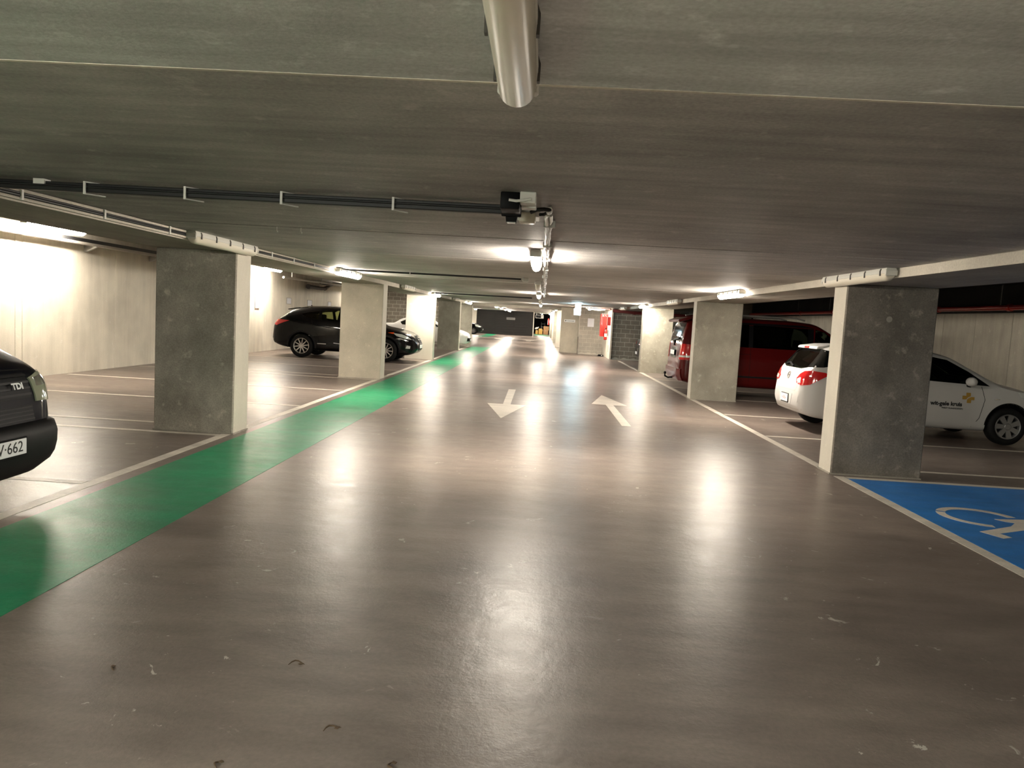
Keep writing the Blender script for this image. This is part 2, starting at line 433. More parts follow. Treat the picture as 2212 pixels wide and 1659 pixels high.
column(1.04, 1.93, 38.9, 39.3, 'broad concrete pier carrying the small white direction sign', z1=ZC, mat='colbeige', group='far piers')
for i, y in enumerate((45.7, 54, 62.3, 70.6, 79)):
    column(.95, 1.75, y, y+.35, ['first', 'second', 'third', 'fourth', 'last'][i]+' of the pale piers receding beyond the direction sign', z1=ZC, mat='colpale' if i % 2 == 0 else 'col', group='far piers')
column(-6.55, -6.15, 72.6, 73.4, 'white pier at the left end of the charcoal wall', z1=ZC, mat='colpale', group='far piers')

def plug(col_, dx, hy, z, r=.034):
    bm = bmesh.new(); tube(bm, [(dx, -hy-.003, z), (dx, -hy+.01, z)], r, 16); bm_obj('tie_hole_plug', bm, M['beam'], col_)
plug(cR1, -.015, .19, 1.83); plug(cL1, -.12, .225, 1.86, .03); plug(cL1, .33, .225, 2.02, .026); plug(cL1, .30, .225, 1.80, .026)

# ------------------------------------------------------------------ floor markings
TH = .002
def flat(name, poly, mat, label, cat, group=None, z=.0004, th=TH, parent=None):
    cx = sum(p[0] for p in poly)/len(poly); cy = sum(p[1] for p in poly)/len(poly)
    bm = bmesh.new(); prism(bm, [(x-cx, y-cy) for x, y in poly], 0, th, 'z')
    o = bm_obj(name, bm, mat, parent, (cx, cy, z))
    if label: tag(o, label, cat, group)
    return o
def rect(x0, x1, y0, y1): return [(x0, y0), (x1, y0), (x1, y1), (x0, y1)]
flat('green_walkway', rect(-3.54, -2.56, -6, 40.0), M['green'], 'long green painted walkway strip along the left bays', 'floor marking')
flat('green_walkway', rect(-5.0, -4.1, 60, 72.6), M['green'], 'far green painted strip beside the charcoal end wall', 'floor marking')
flat('green_walkway', [(-.6, 77), (1.1, 77.5), (.6, 83), (-.6, 83)], M['green'], 'small green painted patch by the cardboard boxes', 'floor marking')
OR = ['first', 'second', 'third', 'fourth', 'fifth', 'sixth', 'seventh', 'eighth', 'ninth', 'tenth']
# long edge lines
for i, (a, b) in enumerate(((-5, 9.02), (9.49, 17.52), (18.01, 26.09), (26.51, 34.39), (34.81, 40.39))):
    flat('edge_line', rect(-3.79, -3.68, a, b), M['line'], ['white edge line from the dark van to the nearest left column', 'white edge line between the nearest two left columns', 'white edge line passing the black SUV nose', 'white edge line between the white and the brown left columns', 'short white edge line by the white sedan nose'][i], 'parking line', 'left edge line')
for i, (a, b) in enumerate(((5.0, 8.77), (9.26, 17.24), (17.61, 26.09), (26.51, 33.5))):
    flat('edge_line', rect(3.47, 3.585, a, b), M['line'], ['broad white line bordering the blue bay along the lane', 'white edge line past the white hatchback tail', 'white edge line past the red van tail', 'far white edge line reaching the block wall'][i], 'parking line', 'right edge line')
LY = [6.25, 8.93, 9.60, 12.06, 14.72, 17.42, 18.1, 20.6, 23.2]
for i, y in enumerate(LY):
    y0 = y; 
    if 9.02 < y < 9.6 or 17.5 < y < 18.0: continue
    flat('bay_line', rect(-9.3, -3.80, y-.05, y+.05), M['line'], '%s white cross line from the camera between the left bays' % OR[i], 'parking line', 'left bay lines')
for i, y in enumerate([9.42, 11.85, 14.55, 17.75, 20.4, 23.0]):
    flat('bay_line', rect(3.60, 9.3, y-.045, y+.045), M['line'], '%s white cross line from the blue bay between the right bays' % OR[i], 'parking line', 'right bay lines')
flat('bay_line', rect(3.60, 9.3, 8.66, 8.765), M['line'], 'white line at the column foot bordering the blue bay', 'parking line')
blue = flat('disabled_bay', rect(3.59, 8.9, 5.0, 8.655), M['blue'], 'blue painted parking bay with white wheelchair symbol', 'floor marking')
# wheelchair symbol on the blue bay (read from the lane: up = +X)
def arc(cx, cy, r0, r1, a0, a1, n=18):
    A = [math.radians(a0+(a1-a0)*i/n) for i in range(n+1)]
    return [(cx+r1*math.cos(a), cy+r1*math.sin(a)) for a in A] + [(cx+r0*math.cos(a), cy+r0*math.sin(a)) for a in A[::-1]]
sy = empty('wheelchair_symbol', (4.2, 7.0, 0)); tag(sy, 'white wheelchair symbol painted on the blue bay', 'floor marking')
def symp(nm, poly):
    bm = bmesh.new(); prism(bm, [(x-4.2, y-7.0) for x, y in poly], .0026, .0042, 'z'); bm_obj(nm, bm, M['arrow'], sy)
symp('wheel_arc', arc(4.19, 7.10, .29, .37, 12, 148)); symp('wheel_arc', arc(4.19, 7.10, .29, .37, 156, 258))
symp('leg', [(4.29, 7.06), (4.34, 6.99), (4.41, 6.95), (4.29, 6.81), (3.87, 6.55), (3.96, 6.36), (4.06, 6.41), (4.02, 6.52), (4.36, 6.71), (4.55, 6.80), (4.52, 7.0), (4.85, 7.06), (4.86, 7.17), (4.56, 7.11)])
symp('head', [(5.02+.11*math.cos(i*.3), 7.13+.11*math.sin(i*.3)) for i in range(21)])
flat('direction_arrow', [(-.63, 17.08), (-.47, 17.1), (-.47, 14.08), (-.18, 14.07), (-.545, 12.05), (-.90, 14.06), (-.61, 14.07)], M['arrow'], 'white lane arrow pointing towards the camera', 'floor arrow', 'lane arrows')
flat('direction_arrow', [(1.455, 17.0), (1.81, 15.02), (1.53, 15.0), (1.53, 12.0), (1.38, 12.0), (1.38, 15.0), (1.10, 15.02)], M['arrow'], 'white lane arrow pointing away from the camera', 'floor arrow', 'lane arrows')
flat('direction_arrow', [(-3.1, 59), (-2.95, 58.3), (-2.4, 57.6), (-2.2, 58.2), (-1.9, 55.8), (-3.0, 55.3), (-2.7, 56.3), (-3.4, 57.2), (-3.5, 59)], M['arrow'], 'far white curved arrow left of the lane centre', 'floor arrow', 'far arrows')
flat('direction_arrow', [(-1.4, 58.2), (-.6, 58.9), (-.2, 58.2), (-.6, 57.4), (-.65, 55), (-1.0, 55), (-1.0, 57.3)], M['arrow'], 'far white curved arrow right of the lane centre', 'floor arrow', 'far arrows')
# ------------------------------------------------------------------ strip lights
LPROTO = {}
def strip_light(x, y, z, lit, label, L=1.6, group=None, clips=True):
    """weatherproof tube fixture running along Y, top against z"""
    t = empty('strip_light', (x, y, z)); tag(t, label, 'lamp', group)
    key = (lit, clips, L)
    if key not in LPROTO:
        d = {}
        h = L/2
        bm = bmesh.new(); prism(bm, [(-.045, 0), (.045, 0), (.056, -.03), (.056, -.052), (-.056, -.052), (-.056, -.03)], -h, h, 'y'); d['housing'] = (bm, 'housing', 40)
        # diffuser: rounded trough tapering at both ends
        bm = bmesh.new(); rings = []
        NS = 6 if lit else 12
        ys = [-h+.012, -h+.02, -h+.06, h-.06, h-.02, h-.012]; sc = [.55, .75, 1, 1, .75, .55]
        for yy, s in zip(ys, sc):
            ring = []
            for k in range(NS+1):
                a = math.pi*k/NS
                ring.append(bm.verts.new((-.052*math.cos(a)*(.85+.15*s), yy, -.053-.072*s*math.sin(a)**.7)))
            rings.append(ring)
        for p, q in zip(rings, rings[1:]):
            for k in range(NS): bm.faces.new((p[k], p[k+1], q[k+1], q[k]))
            bm.faces.new((p[NS], p[0], q[0], q[NS]))
        bm.faces.new(rings[0]); bm.faces.new(rings[-1])
        bmesh.ops.recalc_face_normals(bm, faces=bm.faces)
        d['diffuser'] = (bm, {True: 'lamp_on', False: 'lamp_off', 'cool': 'added_lamp_cool'}[lit], 40)
        for e in (0, 1):
            bm = bmesh.new(); y_ = (-h, h)[e]; bx(bm, -.058, .058, y_-.013, y_+.013, -.075, -.02, .006); d['end_cap%d' % e] = (bm, 'housing', 40)
        if not lit:
            for k in range(2):
                bm = bmesh.new(); tube(bm, [(-.018+.036*k, -h+.1, -.085), (-.018+.036*k, h-.1, -.085)], .010, 8); d['tube%d' % k] = (bm, 'white', 60)
        for nm in d:
            bm, mt, ang = d[nm]; me = bpy.data.meshes.new(nm); bm.normal_update(); bm.to_mesh(me); bm.free()
            me.shade_smooth(); me.set_sharp_from_angle(angle=math.radians(ang)); me.materials.append(M[mt]); d[nm] = me
        bm = bmesh.new()
        prism(bm, [(.050, -.008), (.054, -.006), (.062, -.028), (.0615, -.074), (.054, -.074), (.057, -.03)], -.011, .011, 'y')
        me = bpy.data.meshes.new('clip'); bm.to_mesh(me); bm.free(); me.materials.append(M['clipdark']); d['clip'] = me
        LPROTO[key] = d
    d = LPROTO[key]
    for nm, me in d.items():
        if nm == 'clip': continue
        mesh_obj(nm.rstrip('01'), me, None, t)
    if clips:
        for k in range(5):
            for sg in (1, -1):
                o = mesh_obj('clip', d['clip'], None, t, (0, -L/2+.12+k*(L-.24)/4, 0)); o.rotation_euler = (0, 0, 0 if sg > 0 else math.pi)
    return t
G = 'ceiling strip lights'
strip_light(-.102, 1.42, ZC, False, 'unlit strip light overhead at the top of the picture', group=G, L=1.56)
strip_light(-.09, 8.5, ZC, True, 'burning strip light over the middle of the lane, nearest lit one', group=G)
strip_light(-.09, 14.6, ZC, False, 'dark strip light over the lane, second behind the nearest lit one', group=G)
strip_light(-.09, 20.5, ZC, True, 'second burning strip light over the middle of the lane', group=G)
strip_light(-.06, 27.0, ZC, False, 'dark strip light over the lane before the last lit one', group=G)
strip_light(-.04, 33.5, ZC, True, 'last burning strip light over the middle of the lane', group=G)
strip_light(-.09, -1.9, ZC, 'cool', 'added unseen strip light over the lane just behind the camera', group=G)  # added out of view to brighten the near floor and ceiling
strip_light(-.09, -6.5, ZC, 'cool', 'added unseen strip light over the lane farther behind the camera', group=G)  # second added lamp out of view, more fill for the near lane
strip_light(-3.56, -2.2, ZC, 'cool', 'added unseen strip light over the green walkway behind the camera', group=G)  # third added lamp out of view, fills the near left side
strip_light(-3.585, 8.52, ZC, False, 'unlit white strip light above the nearest left column', L=1.7, group=G)
strip_light(-3.56, 13.9, ZC, True, 'burning strip light at the top of the beige left column', group=G)
strip_light(-3.56, 20.3, ZC, False, 'unlit strip light left between beige and white columns', group=G)
strip_light(-3.56, 25.6, ZC, True, 'burning strip light at the top of the white left column', group=G)
strip_light(-3.56, 31.8, ZC, False, 'unlit strip light left before the brown column', group=G)
strip_light(-3.56, 37.6, ZC, True, 'burning strip light left of the lane before the olive column', group=G)
strip_light(3.40, 8.50, ZC, False, 'unlit white strip light above the dark right column', L=1.7, group=G)
strip_light(3.38, 13.9, ZC, True, 'burning strip light on the right before the olive column', group=G)
strip_light(3.38, 19.8, ZC, False, 'unlit strip light above the red van tail', group=G)
strip_light(3.36, 25.4, ZC, True, 'burning strip light at the top of the pale right column', group=G)
strip_light(3.30, 31.0, ZC, False, 'unlit strip light before the red hose cabinet', group=G)
strip_light(2.22, 35.2, ZC, True, 'burning strip light in front of the block wall with the notice', group=G, L=1.2)
strip_light(-8.88, 13.65, ZBAY, True, 'burning strip light along the left wall above the empty bays', group=G, L=1.7)
strip_light(-8.88, 36.6, ZBAY, True, 'added hidden strip light along the left wall near the block end wall', group=G, L=1.7)  # hidden lamp added to brighten the block end wall
strip_light(-8.88, 24.8, ZBAY, True, 'burning strip light along the left wall above the black SUV', group=G, L=1.7)
for i, (x, y) in enumerate(((-2.72, 46.2), (-2.7, 51.5), (-2.8, 59.5), (-2.82, 66), (-2.85, 69.6))):
    strip_light(x, y, ZC, True, OR[i]+' burning strip light in the far row before the charcoal wall', group='far strip lights', clips=False)
for i, y in enumerate((44.2, 52.5, 61, 70, 78)):
    strip_light(.86, y, ZC, True, OR[i]+' burning strip light along the far pale piers', group='far strip lights', clips=False)
strip_light(.1, 82.5, ZC, True, 'burning strip light above the cartons beyond the end wall', group='far strip lights', clips=False)
strip_light(-6.0, 69.5, ZC, True, 'burning strip light above the far black car', group='far strip lights', clips=False)

# ------------------------------------------------------------------ cable trays and services
def tray_x(y, x0, x1, z, h, label, ends):
    t = empty('cable_tray', (x0, y, z)); tag(t, label, 'cable tray')
    bm = bmesh.new(); bx(bm, 0, x1-x0, -.022, .022, -h, 0, .004); bm_obj('duct', bm, M['cable'], t)
    bm = bmesh.new(); tube(bm, [(0, -.03, -h*.45), (x1-x0, -.03, -h*.45)], .007, 8); bm_obj('cable', bm, M['cable'], t, smooth=50)
    for x in ends:
        bm = bmesh.new(); a = x-x0
        C = [(.03, .008), (-.046, .008), (-.046, -h-.016), (.06, -h-.016), (.06, -h-.009), (-.038, -h-.009), (-.038, .001), (.03, .001)]
        fs = prism(bm, C, a-.007, a+.007, 'x')
        for v in bm.verts: v.co.x += max(0, v.co.y+.038)*.7
        bm_obj('bracket', bm, M['white'], t)
    return t
tray_x(4.72, -3.60, -.22, 2.285, .055, 'black cable tray crossing the ceiling to the sensor boxes', (-2.86, -2.23, -1.63, -.94))
box('sleeve', .41, .48, -.035, .03, -.02, .012, M['white'], bpy.data.objects['cable_tray'])
tray_x(13.2, -3.48, -.38, 2.29, .03, 'thin black cable run crossing the ceiling by the beige column', (-2.3,))
tray_x(24.3, -3.4, -.32, 2.29, .04, 'thin black cable run crossing the ceiling by the white column', ())
def cable_box(x, y, label):
    t = empty('junction_box', (x, y, ZC)); tag(t, label, 'junction box')
    bm = bmesh.new(); bx(bm, -.05, .05, -.05, .05, -.06, 0, .006); bm_obj('case', bm, M['housing'], t)
    bm = bmesh.new(); bx(bm, -.04, .04, -.04, .04, -.068, -.06, .004); bm_obj('lid', bm, M['white'], t)
    return t
cable_box(-.30, 13.2, 'small pale junction box ending the thin cable run')
# cable rail fixed to the left beam, interrupted by the strip lights
for y0, y1, cl_, lb in ((-1.3, 7.655, (2.2-3, 0, 1.4, 3.2, 5.2, 6.2, 7.3), 'pale cable rail with black cables along the left beam, nearest length'), (9.46, 12.95, (10.1, 11.0, 12.0), 'pale cable rail along the left beam between nearest and beige column')):
    t = empty('cable_tray', (LX1+.03, y0, 2.22)); tag(t, lb, 'cable tray', 'left cable rails'); L_ = y1-y0
    for nm, z0, z1, m in (('upper_rail', .055, .075, 'beamedge'), ('lower_rail', .0, .02, 'beamedge'), ('back_rail', .02, .055, 'rail')):
        bm = bmesh.new(); bx(bm, -.018, .006 if nm != 'back_rail' else -.012, 0, L_, z0, z1, .002); bm_obj(nm, bm, M[m], t)
    for r_, z_ in ((.012, .032), (.009, .048)):
        bm = bmesh.new(); tube(bm, [(0, .02, z_), (0, L_-.02, z_)], r_, 8); bm_obj('cable', bm, M['cable'], t, smooth=50)
    for y in cl_:
        bm = bmesh.new(); bx(bm, -.01, .018, y-y0-.012, y-y0+.012, .0, .078, .002); bm_obj('clip', bm, M['white'], t)
# conduit along the lane
def wavy(pts, amp, n=60):
    out = []
    for i in range(n+1):
        f = i/n*(len(pts)-1); k = min(int(f), len(pts)-2); p = Vector(pts[k]).lerp(Vector(pts[k+1]), f-k)
        out.append(p + Vector((random.uniform(-amp, amp), 0, random.uniform(-amp, amp))))
    return out
t = empty('conduit', (0, 4.75, 2.27)); tag(t, 'white flexible conduit running down the middle of the ceiling', 'conduit')
bm = bmesh.new(); tube(bm, wavy([(.0, .12, 0), (.01, 4, 0), (.03, 10, 0), (.06, 18, 0)], .006, 70), .016, 8); bm_obj('hose', bm, M['white'], t, smooth=60)
bm = bmesh.new(); tube(bm, wavy([(.028, .2, .005), (.035, 4, .01), (.05, 10, .01), (.08, 18, .01)], .006, 70), .012, 8); bm_obj('hose', bm, M['galv'], t, smooth=60)
for y in (.7, 2.2, 3.8, 5.5, 7.3, 9.3, 11.5, 14):
    bm = bmesh.new(); bx(bm, -.02, .065, y-.012, y+.012, -.02, .03, .004); bm_obj('clamp', bm, M['galv'], t)
# sensor group
t = empty('ceiling_sensor', (-.21, 4.4, ZC)); tag(t, 'black sensor head with tapered snout at the end of the cable tray', 'sensor')
bm = bmesh.new(); bx(bm, -.055, .055, -.10, .13, -.095, 0, .008, 2); bm_obj('case', bm, M['black'], t, smooth=40)
bm = bmesh.new(); bx(bm, -.058, .058, .13, .16, -.105, -.01, .004); bm_obj('collar', bm, M['black'], t)
bm = bmesh.new(); prism(bm, [(-.046, -.02), (.046, -.02), (.030, -.135), (-.030, -.135)], .16, .22, 'y'); bm_obj('snout', bm, M['black'], t)
bm = bmesh.new(); bx(bm, -.026, .026, .155, .20, -.139, -.134); bm_obj('lens', bm, M['lens'], t)
t = empty('control_box', (-.115, 4.35, ZC)); tag(t, 'white slotted control box right of the black sensor head', 'box')
bm = bmesh.new(); bx(bm, -.04, .05, -.08, .04, -.06, 0, .004); bm_obj('case', bm, M['white'], t)
bm = bmesh.new(); bx(bm, -.036, .052, .05, .14, -.07, 0, .004); bm_obj('case', bm, M['white'], t)
bm = bmesh.new(); tube(bm, [(-.10, -.085, -.05), (-.06, -.09, -.055), (-.02, -.09, -.05), (.02, -.085, -.04)], .008, 8); bm_obj('lead', bm, M['white'], t, smooth=60)
bm = bmesh.new(); tube(bm, [(-.045, .19, -.045), (-.012, .19, -.045)], .016, 10); bm_obj('stud', bm, M['steel'], t, smooth=60)
t = empty('emergency_light', (-.12, 4.98, ZC)); tag(t, 'small white emergency light unit with green indicator', 'lamp')
bm = bmesh.new(); bx(bm, -.075, .075, -.10, .12, -.055, 0, .006); bm_obj('base', bm, M['white'], t)
bm = bmesh.new(); bx(bm, -.055, .05, -.14, -.02, -.095, -.03, .012, 2); bm_obj('cover', bm, M['lamp_off'], t, smooth=40)
bm = bmesh.new(); bmesh.ops.create_icosphere(bm, subdivisions=1, radius=.006, matrix=Matrix.Translation((-.022, .03, -.06))); bm_obj('indicator', bm, M['led'], t)
for k in (-.018, .022):
    bm = bmesh.new(); tube(bm, [(k, .05, -.055), (k+.004, .06, -.085)], .0035, 6); bm_obj('hook', bm, M['white'], t)
t = empty('cable_loop', (0, 4.7, ZC)); tag(t, 'black cables bending from the emergency light into the conduit', 'cable')
bm = bmesh.new(); tube(bm, [(-.10, .02, -.05), (-.06, .0, -.035), (-.02, .0, -.03), (.02, .03, -.03)], .012, 8); bm_obj('lead', bm, M['cable'], t, smooth=60)
bm = bmesh.new(); tube(bm, [(-.045, .1, -.05), (-.02, .12, -.045), (.012, .1, -.03)], .010, 8); bm_obj('lead', bm, M['cable'], t, smooth=60)
bm = bmesh.new(); tube(bm, [(.012, .02, -.03), (.012, .10, -.03)], .02, 10); bm_obj('gland', bm, M['white'], t, smooth=60)
# anchor hooks hanging from the joint
for i, x in enumerate((-2.42, -2.2)):
    bm = bmesh.new(); tube(bm, [(0, 0, 0), (0, 0, -.035), (.01, 0, -.045)], .006, 6)
    tag(bm_obj('anchor_hook', bm, M['white'], None, (x, 6.85, ZC)), ['left', 'right'][i]+' one of two small white hooks in the ceiling joint', 'hook', 'ceiling hooks')
# left bay: dark tray along the wall, white pipe, drain
t = empty('wall_duct', (-9.2, 11, 2.58)); tag(t, 'dark grey cable duct high along the left wall', 'cable tray')
bm = bmesh.new(); bx(bm, -.10, .05, -10, 9.5, 0, .05, .004); bm_obj('duct', bm, M['rail'], t)
bm = bmesh.new(); bx(bm, -.09, .04, -10, 9.5, .05, .12, .004); bm_obj('cables', bm, M['cable'], t)
for y in (-4, -1, 1.2, 4.4, 7.0):
    bm = bmesh.new(); prism(bm, [(-.20, -.12), (-.16, -.12), (.06, -.02), (.06, -.001), (-.16, -.001), (-.16, .06), (-.20, .06)], y-.03, y+.03, 'y'); bm_obj('bracket', bm, M['galv'], t)
t = empty('ceiling_pipe', (-9.0, 26, 2.62)); tag(t, 'white hanging pipe along the left wall behind the beige column', 'pipe')
bm = bmesh.new(); tube(bm, [(.1, 0, -.06), (.1, 3, -.04), (.1, 7.5, .02), (.1, 13, .04)], .04, 10); bm_obj('pipe', bm, M['white'], t, smooth=60)
for y in (.9, 4.6, 8.5):
    bm = bmesh.new(); bx(bm, .085, .115, y-.012, y+.012, -.07, .2); bm_obj('hanger', bm, M['galv'], t)
t = empty('drain_pipe', (-9.1, 29.5, 2.4)); tag(t, 'dark drain pipe with an elbow high on the left wall', 'pipe')
bm = bmesh.new(); tube(bm, [(0, 0, -.02), (0, 1.7, -.03), (0, 2.3, .0), (0, 2.9, .14), (0, 3.5, .24), (0, 4.6, .26), (0, 9, .27)], .075, 12); bm_obj('pipe', bm, M['drain'], t, smooth=60)
bm = bmesh.new(); tube(bm, [(0, -.06, -.02), (0, .1, -.022)], .095, 12); bm_obj('socket', bm, M['drain'], t, smooth=60)
bm = bmesh.new(); tube(bm, [(0, 2.2, -.01), (0, 2.35, .01)], .09, 12); bm_obj('socket', bm, M['drain'], t, smooth=60)
bm = bmesh.new(); tube(bm, [(.1, 1.2, .2), (.1, 2.0, .16), (.1, 2.8, .2)], .05, 10); bm_obj('branch', bm, M['drain'], t, smooth=60)
# right bay: red sprinkler main
t = empty('sprinkler_pipe', (9.2, 10, 2.36)); tag(t, 'red sprinkler main running along the right wall', 'pipe')
bm = bmesh.new(); tube(bm, [(0, -20, 0), (0, 24, 0)], .055, 14); bm_obj('pipe', bm, M['redpipe'], t, smooth=60)
for y in (-6, -.5, 5.4, 8.1, 10.5, 14.5, 17.5):
    bm = bmesh.new(); tube(bm, [(0, y-.05, 0), (0, y+.05, 0)], .072, 14); bm_obj('coupling', bm, M['redpipe'], t, smooth=60)
    bm = bmesh.new(); bx(bm, -.006, .006, y+.3, y+.32, .05, .46); bm_obj('hanger', bm, M['steel'], t)
t = empty('sprinkler_pipe', (3.2, 33.9, 2.14)); tag(t, 'red brown pipe crossing above the block wall by the hose cabinet', 'pipe')
bm = bmesh.new(); tube(bm, [(-.02, .1, .04), (.25, 0, .03), (.9, 0, 0), (4, 0, -.02)], .07, 12); bm_obj('pipe', bm, M['redpipe2'], t, smooth=60)
bm = bmesh.new(); tube(bm, [(.85, 0, 0), (.97, 0, 0)], .09, 12); bm_obj('coupling', bm, M['redpipe2'], t, smooth=60)
t = empty('pipe_bundle', (2.6, 34.6, 2.24)); tag(t, 'tangle of pale pipes under the ceiling above the hose cabinet', 'pipe')
for k, pp in enumerate(([(-.5, 1.5, .02), (-.1, 1, 0), (.25, .2, -.04)], [(-.3, .6, -.03), (.05, .3, -.06), (.28, .1, -.03)], [(-.1, 2, .0), (.1, .4, .02), (.5, -.3, .0)])):
    bm = bmesh.new(); tube(bm, pp, .025, 8); bm_obj('pipe', bm, M['white' if k < 2 else 'redpipe2'], t, smooth=60)

# ------------------------------------------------------------------ signs, papers, safety gear
def placard(name, label, cat, x0, x1, z0, z1, Y, face, X=None, frame=None, group=None):
    """flat board on a wall; faces -Y, or the lane when X is given"""
    if X is None:
        t = empty(name, ((x0+x1)/2, Y, z0))
        bm = bmesh.new(); bx(bm, -(x1-x0)/2, (x1-x0)/2, -.012, 0, 0, z1-z0, .002); bm_obj('board', bm, M[face], t)
    else:
        t = empty(name, (X, (x0+x1)/2, z0))
        bm = bmesh.new(); bx(bm, 0, .012, -(x1-x0)/2, (x1-x0)/2, 0, z1-z0, .002); bm_obj('board', bm, M[face], t)
    tag(t, label, cat, group); return t
def ring_frame(bm, w_, h_, e, d0, d1, axis):
    """picture frame outline around a board of w_ x h_"""
    o = [(-w_/2-e, -e), (w_/2+e, -e), (w_/2+e, h_+e), (-w_/2-e, h_+e)]; i = [(-w_/2+e, e), (w_/2-e, e), (w_/2-e, h_-e), (-w_/2+e, h_-e)]
    P = (lambda a, z, d: (a, d, z)) if axis == 'y' else (lambda a, z, d: (d, a, z))
    V = [[bm.verts.new(P(a, z, d)) for a, z in L] for L in (o, i) for d in (d0, d1)]
    for k in range(4):
        n = (k+1) % 4
        for A, B in ((0, 1), (1, 3), (3, 2), (2, 0)): bm.faces.new((V[A][k], V[A][n], V[B][n], V[B][k]))
    bmesh.ops.recalc_face_normals(bm, faces=bm.faces)
def lettering(t, s, size, loc, mat, face='-Y', bold=.0, sx=1, name='lettering'):
    me = text_mesh(s, size, .0008, 'CENTER', bold, sx)
    o = mesh_obj(name, me, M[mat], t, loc)
    o.rotation_euler = {'-Y': (math.pi/2, 0, 0), '+X': (math.pi/2, 0, math.pi/2), '-X': (math.pi/2, 0, -math.pi/2)}[face]
    return o
t = placard('direction_sign', 'small white direction sign on the broad concrete pier', 'sign', 1.19, 1.75, 1.56, 1.70, 38.9, 'signwhite')
lettering(t, 'Centraal', .10, (.05, -.0135, .07), 'ink')
bm = bmesh.new(); prism(bm, [(-.20, .03), (-.165, .07), (-.20, .11), (-.235, .07)], -.0145, -.012, 'y'); bm_obj('marker', bm, M['ink'], t)
t = placard('direction_sign', 'grey direction sign on the charcoal end wall', 'sign', -3.28, -2.45, 1.44, 1.66, 72.995, 'signgrey')
lettering(t, 'Centraal  >', .15, (0, -.0135, .12), 'ink')
t = placard('notice', 'framed paper notice on the block wall', 'notice', 2.34, 2.68, 1.38, 1.82, 38.345, 'paper')
bm = bmesh.new(); ring_frame(bm, .34, .44, .012, -.018, 0, 'y')
bm_obj('frame', bm, M['rail'], t)
for i, (y0, y1, z0, z1, lb) in enumerate(((24.75, 25.15, 1.46, 1.90, 'pale box on the left wall in the lamp glare'), (27.85, 28.35, 1.66, 1.88, 'framed white notice on the left wall above the SUV tail'), (30.35, 30.95, 1.62, 1.86, 'white notice on the left wall above the SUV roof'), (33.3, 33.8, 1.5, 1.86, 'white notice on the left wall beside the beige column'))):
    t = placard('notice', lb, 'notice', y0, y1, z0, z1, 0, 'paper', X=XL+.002, group='notices on the left wall')
    bm = bmesh.new(); ring_frame(bm, y1-y0, z1-z0, .010, 0, .018, 'x')
    bm_obj('frame', bm, M['rail'], t)
t = empty('exit_sign', (1.42, 30, 1.87)); tag(t, 'glowing bluish exit sign hanging from the ceiling', 'exit sign')
bm = bmesh.new(); bx(bm, -.14, .12, -.03, .03, 0, .25, .02, 3); bm_obj('light_panel', bm, M['exit'], t, smooth=40)
bm = bmesh.new(); bx(bm, -.10, .12, -.04, .04, .27, .40, .01, 2); bm_obj('lamp_unit', bm, M['exit'], t, smooth=40)
bm = bmesh.new(); bx(bm, -.10, .12, -.05, .05, .40, .43); bm_obj('ceiling_plate', bm, M['housing'], t)
bm = bmesh.new(); bx(bm, -.02, .02, -.012, .012, .24, .28); bm_obj('stem', bm, M['housing'], t)
t = empty('fire_hose_cabinet', (3.01, 36.5, .98)); tag(t, 'tall red fire hose cabinet on the side of the core wall', 'cabinet')
bm = bmesh.new(); bx(bm, -.16, .155, -.3, .35, 0, 1.07, .01, 2); bm_obj('case', bm, M['red'], t, smooth=40)
bm = bmesh.new(); bx(bm, -.172, -.16, -.28, .33, .02, 1.05, .004); bm_obj('door', bm, M['red'], t)
bm = bmesh.new(); bx(bm, -.15, .15, -.309, -.3, .90, 1.05, .002); bm_obj('header', bm, M['inkred'], t)
lettering(t, 'BI PU', .10, (0, -.312, .975), 'white')
bm = bmesh.new(); bx(bm, -.15, .15, -.311, -.3, 1.05, 1.065); bm_obj('trim_strip', bm, M['white'], t)
t = empty('fire_extinguisher', (3.04, 35.55, .84)); tag(t, 'red fire extinguisher hanging in front of the hose cabinet', 'extinguisher')
bm = bmesh.new(); r = lathe(bm, [(.0, 0), (.06, .0), (.078, .02), (.08, .36), (.07, .42), (.035, .46), (.028, .50), (0, .50)], 20, 'z'); bmesh.ops.remove_doubles(bm, verts=bm.verts, dist=1e-5); bm_obj('cylinder', bm, M['red'], t, smooth=50)
bm = bmesh.new(); bx(bm, -.03, .03, -.03, .03, .49, .54, .006); bm_obj('valve', bm, M['black'], t)
for z_ in (.541, .575):
    bm = bmesh.new(); bx(bm, -.018, .018, -.13, .04, z_, z_+.018, .004); bm_obj('lever', bm, M['black'], t)
bm = bmesh.new(); tube(bm, [(0, -.03, .53), (-.05, -.10, .48), (-.08, -.10, .35), (-.085, -.06, .15)], .013, 8); bm_obj('hose', bm, M['black'], t, smooth=60)
bm = bmesh.new(); bx(bm, -.06, .06, -.082, -.05, .14, .30, .01); bm_obj('decal', bm, M['white'], t)
bm = bmesh.new(); bx(bm, .06, .13, -.02, .02, .2, .45); bm_obj('wall_bracket', bm, M['steel'], t)
t = empty('extinguisher_sign', (3.08, 34.6, 1.52)); tag(t, 'small red sign standing off the core wall corner', 'sign')
bm = bmesh.new(); bx(bm, -.08, .08, -.006, .006, 0, .38, .003); bm_obj('board', bm, M['red'], t)
bm = bmesh.new(); bx(bm, -.084, -.07, -.008, .008, 0, .38); bm_obj('border', bm, M['white'], t)
t = empty('rubber_wedge', (3.0, 37.2, 0)); tag(t, 'small black rubber wedge on the floor under the hose cabinet', 'wedge')
bm = bmesh.new(); prism(bm, [(-.14, .001), (.14, .001), (.12, .07), (-.10, .09)], -.12, .12, 'y'); bm_obj('wedge', bm, M['black'], t)
